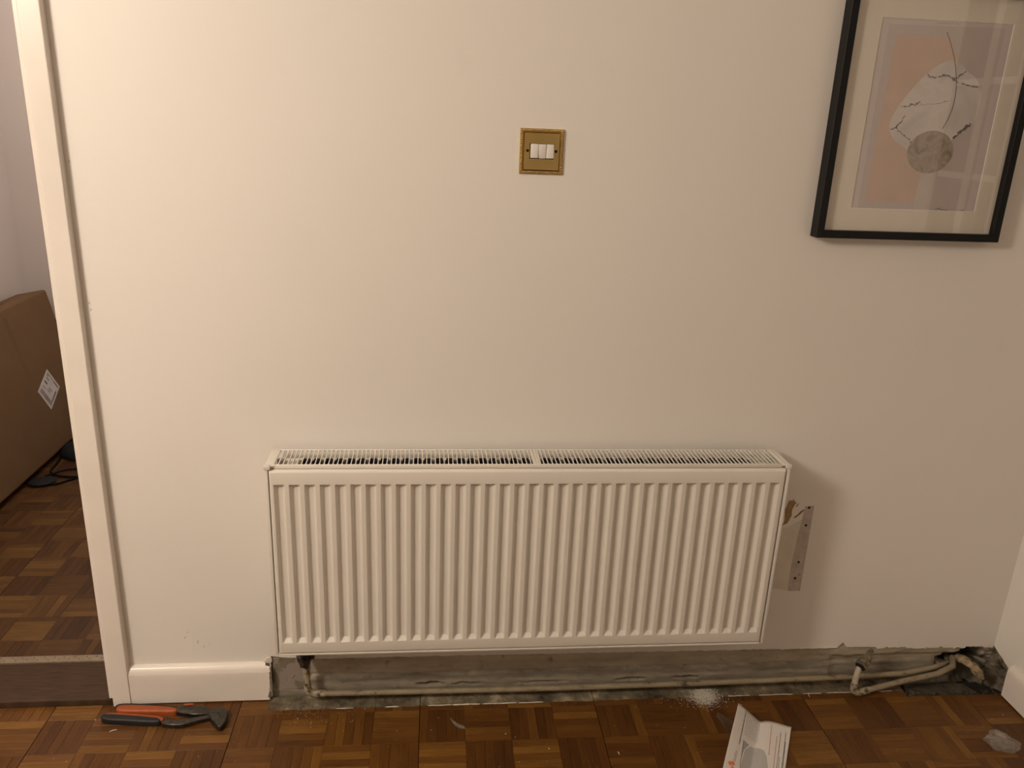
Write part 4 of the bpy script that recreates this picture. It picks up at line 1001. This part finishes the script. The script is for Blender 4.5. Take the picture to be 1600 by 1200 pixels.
# three larger slivers
for (xa, ya_), (xb, yb2), lab in (((171, 1144), (183, 1141), 'white plaster sliver on the parquet just below the pliers'), ((965, 1175), (968, 1180), 'small pale wood splinter on the parquet below the middle of the radiator'), ((1262, 1083), (1265, 1090), 'white splinter at the parquet edge above the leaflet')):
    A_ = Vector((*fl(xa, ya_), 0.0015)); B_ = Vector((*fl(xb, yb2), 0.0015))
    b = MB(); b.tube([A_, (A_ + B_) / 2 + Vector((0, 0.001, 0.0006)), B_], [0.0006, 0.0013, 0.0007], 6)
    tag(b.build('splinter', M['crumb']), lab, 'splinter', 'slivers on the floor')
b = MB(); pts = smoothed([(0.055, -0.098), (0.058, -0.110), (0.066, -0.128), (0.080, -0.140), (0.094, -0.142), (0.090, -0.131), (0.076, -0.124), (0.064, -0.112)], 1)
b.prism(pts, 'z', 0.0004, 0.0011)
tag(b.build('film_scrap', M['film']), 'small clear film scrap stuck to the parquet below the radiator', 'plastic scrap')

# ================================================================== the carton in the next room
K = 0.21; n_ = math.sqrt(1 + K * K); UP = Vector((-K, 0, 1)) / n_; OUT = Vector((1, 0, K)) / n_
box = empty('cardboard_box', (-1.60, 1.2, 0), 'tall brown cardboard carton leaning against the wall beyond the doorway', 'box')
BY0, BY1, BH, BT = 0.42, 1.925, 0.637, 0.135
def bp(y, h, d): return Vector((-1.568, y, 0.0)) + UP * h + OUT * d + Vector((0, 0, 0.0005 + max(0.0, K * BT / n_)))
bp0 = Vector((0, 0, 0))
def cbx(b, y0, y1, h0, h1, d0, d1, bev=0.0):
    v = [b.bm.verts.new(Vector((-1.568, y, 0)) + UP * h + OUT * d) for d in (d0, d1) for h in (h0, h1) for y in (y0, y1)]
    fs = [b.face([v[i] for i in q]) for q in ((0, 1, 3, 2), (4, 6, 7, 5), (0, 4, 5, 1), (2, 3, 7, 6), (0, 2, 6, 4), (1, 5, 7, 3))]
    bmesh.ops.recalc_face_normals(b.bm, faces=fs)
    if bev: bmesh.ops.bevel(b.bm, geom=list({e for f in fs for e in f.edges}), offset=bev, segments=3, profile=0.5, affect='EDGES')
off = K * BT / n_
b = MB(); cbx(b, BY0, BY1, 0.0, BH, -BT, 0.0, 0.012)
lowest = min(v.co.z for v in b.bm.verts)
for v in b.bm.verts: v.co.z -= min(0, lowest)
LIFT = -min(0, lowest)
b.build('carton', M['card'], box, smooth=True, angle=40)
# bent flap edge along the top and a creased fold on the face
b = MB(); cbx(b, BY0 + 0.01, BY1 - 0.24, BH - 0.004, BH + 0.003, -BT * 0.98, -BT * 0.5)
for v in b.bm.verts: v.co.z += LIFT
b.build('flap', M['card'], box)
b = MB()
def face_pt(x, y, d=0.0):     # point of the carton's face
    dr = cf + cr * ((x - 800) / 1264.765) - cu * ((y - 600) / 1264.765)
    o_ = Vector((-1.568, 1.0, LIFT)) + OUT * d; t_ = (o_ - CAM_LOC).dot(OUT) / dr.dot(OUT); return CAM_LOC + dr * t_
pc = [face_pt(*q) for q in ((8, 497), (18, 520), (30, 548), (40, 572), (50, 598))]
for i, (A_, B_) in enumerate(zip(pc, pc[1:])):
    h0, h1 = 0.0022 * (1 - i / 4), 0.0022 * (1 - (i + 1) / 4) + 0.0001
    w_ = Vector((0, 0.022, 0))
    b.quad(A_ - w_ + OUT * 0.0002, A_ + OUT * h0, B_ + OUT * h1, B_ - w_ + OUT * 0.0002)
    b.quad(A_ + OUT * h0, A_ + w_ * 0.6 + OUT * 0.0002, B_ + w_ * 0.6 + OUT * 0.0002, B_ + OUT * h1)
b.build('crease', M['card'], box, smooth=True)
# shipping label
LC = [face_pt(73, 577), face_pt(93, 604), face_pt(80, 640), face_pt(59, 612)]
def lb(u, v, d): return LC[0] * (1 - u) * (1 - v) + LC[1] * u * (1 - v) + LC[2] * u * v + LC[3] * (1 - u) * v + OUT * d
lab = MB().quad(*[lb(u, v, 0.0012) for u, v in ((0, 0), (1, 0), (1, 1), (0, 1))]) and None
b = MB(); A = [b.bm.verts.new(lb(u, v, 0.0002)) for u, v in ((0, 0), (1, 0), (1, 1), (0, 1))]; B = [b.bm.verts.new(lb(u, v, 0.0012)) for u, v in ((0, 0), (1, 0), (1, 1), (0, 1))]
b.face(B)
for k in range(4): b.face([A[k], A[(k + 1) % 4], B[(k + 1) % 4], B[k]])
bmesh.ops.recalc_face_normals(b.bm, faces=b.bm.faces)
lab = b.build('shipping_label', M['label'], box); lab['label'] = 'white shipping label'
b = MB()
def lrect(u0, u1, v0, v1): b.quad(*[lb(u, v, 0.0016) for u, v in ((u0, v0), (u1, v0), (u1, v1), (u0, v1))])
for u0, u1, v0, v1 in ((.08, .30, .08, .12), (.33, .52, .08, .11), (.55, .92, .08, .13), (.08, .20, .16, .20), (.10, .30, .40, .47), (.12, .32, .25, .29), (.45, .70, .45, .48), (.40, .62, .55, .58), (.1, .3, .62, .65)): lrect(u0, u1, v0, v1)
u = 0.10
while u < 0.90:
    wv = random.choice([0.008, 0.014, 0.02]); lrect(u, u + wv, .76, .92); u += wv + random.choice([0.008, 0.012])
v = 0.30
while v < 0.72:
    wv = random.choice([0.01, 0.02, 0.03]); lrect(.84, .93, v, v + wv); v += wv + 0.012
b.build('label_print', M['label_ink'], lab)

# --- cable, inline switch and a round base on the far floor
def fz(x, y, z_):
    d = cf + cr * ((x - 800) / 1264.765) - cu * ((y - 600) / 1264.765); return CAM_LOC + d * ((z_ - CAM_LOC.z) / d.z)
cb = empty('power_cable', fz(85, 742, 0), 'black power cable with inline switch coiled on the floor beside the carton', 'cable')
def chain(px, z_):
    pts = [tuple(fz(x, y, z_)) for x, y in px]; p2 = pts
    for _ in range(2):
        o = [p2[0]]
        for a, c in zip(p2, p2[1:]):
            o += [tuple(0.75 * i + 0.25 * j for i, j in zip(a, c)), tuple(0.25 * i + 0.75 * j for i, j in zip(a, c))]
        p2 = o + [p2[-1]]
    return p2
MB().tube(chain([(70, 757), (85, 757), (100, 753), (118, 747), (133, 742), (150, 738)], 0.005), 0.0042, 8).build('cord', M['cable'], cb, smooth=True)
MB().tube(chain([(85, 728), (79, 734), (79, 739), (88, 743), (105, 745), (122, 745), (140, 744)], 0.006), 0.0042, 8).build('cord', M['cable'], cb, smooth=True)
MB().tube(chain([(70, 744), (82, 741), (95, 736), (110, 733), (125, 733), (140, 734)], 0.011), 0.0040, 8).build('cord', M['cable'], cb, smooth=True)
MB().tube(chain([(85, 728), (90, 722), (94, 716), (95, 710)], 0.006), 0.0040, 8).build('cord', M['cable'], cb, smooth=True)
c0 = fz(66, 752, 0.011)
b = MB(); bmesh.ops.create_uvsphere(b.bm, u_segments=18, v_segments=10, radius=1.0, matrix=Matrix.Translation(c0) @ Matrix.Rotation(0.3, 4, 'Z') @ Matrix.Diagonal((0.052, 0.040, 0.0105, 1)))
b.build('inline_switch', M['gadget'], cb, smooth=True)
c1 = fz(133, 708, 0.0)
b = MB(); b.lathe([(0.088, 0.0005), (0.092, 0.006), (0.090, 0.020), (0.078, 0.038), (0.055, 0.047), (0.020, 0.050)], Matrix.Translation(c1), 32)
gd = b.build('round_base', M['gadget'], smooth=True, angle=50); tag(gd, 'dark grey round appliance base on the floor, half hidden by the door trim', 'appliance')
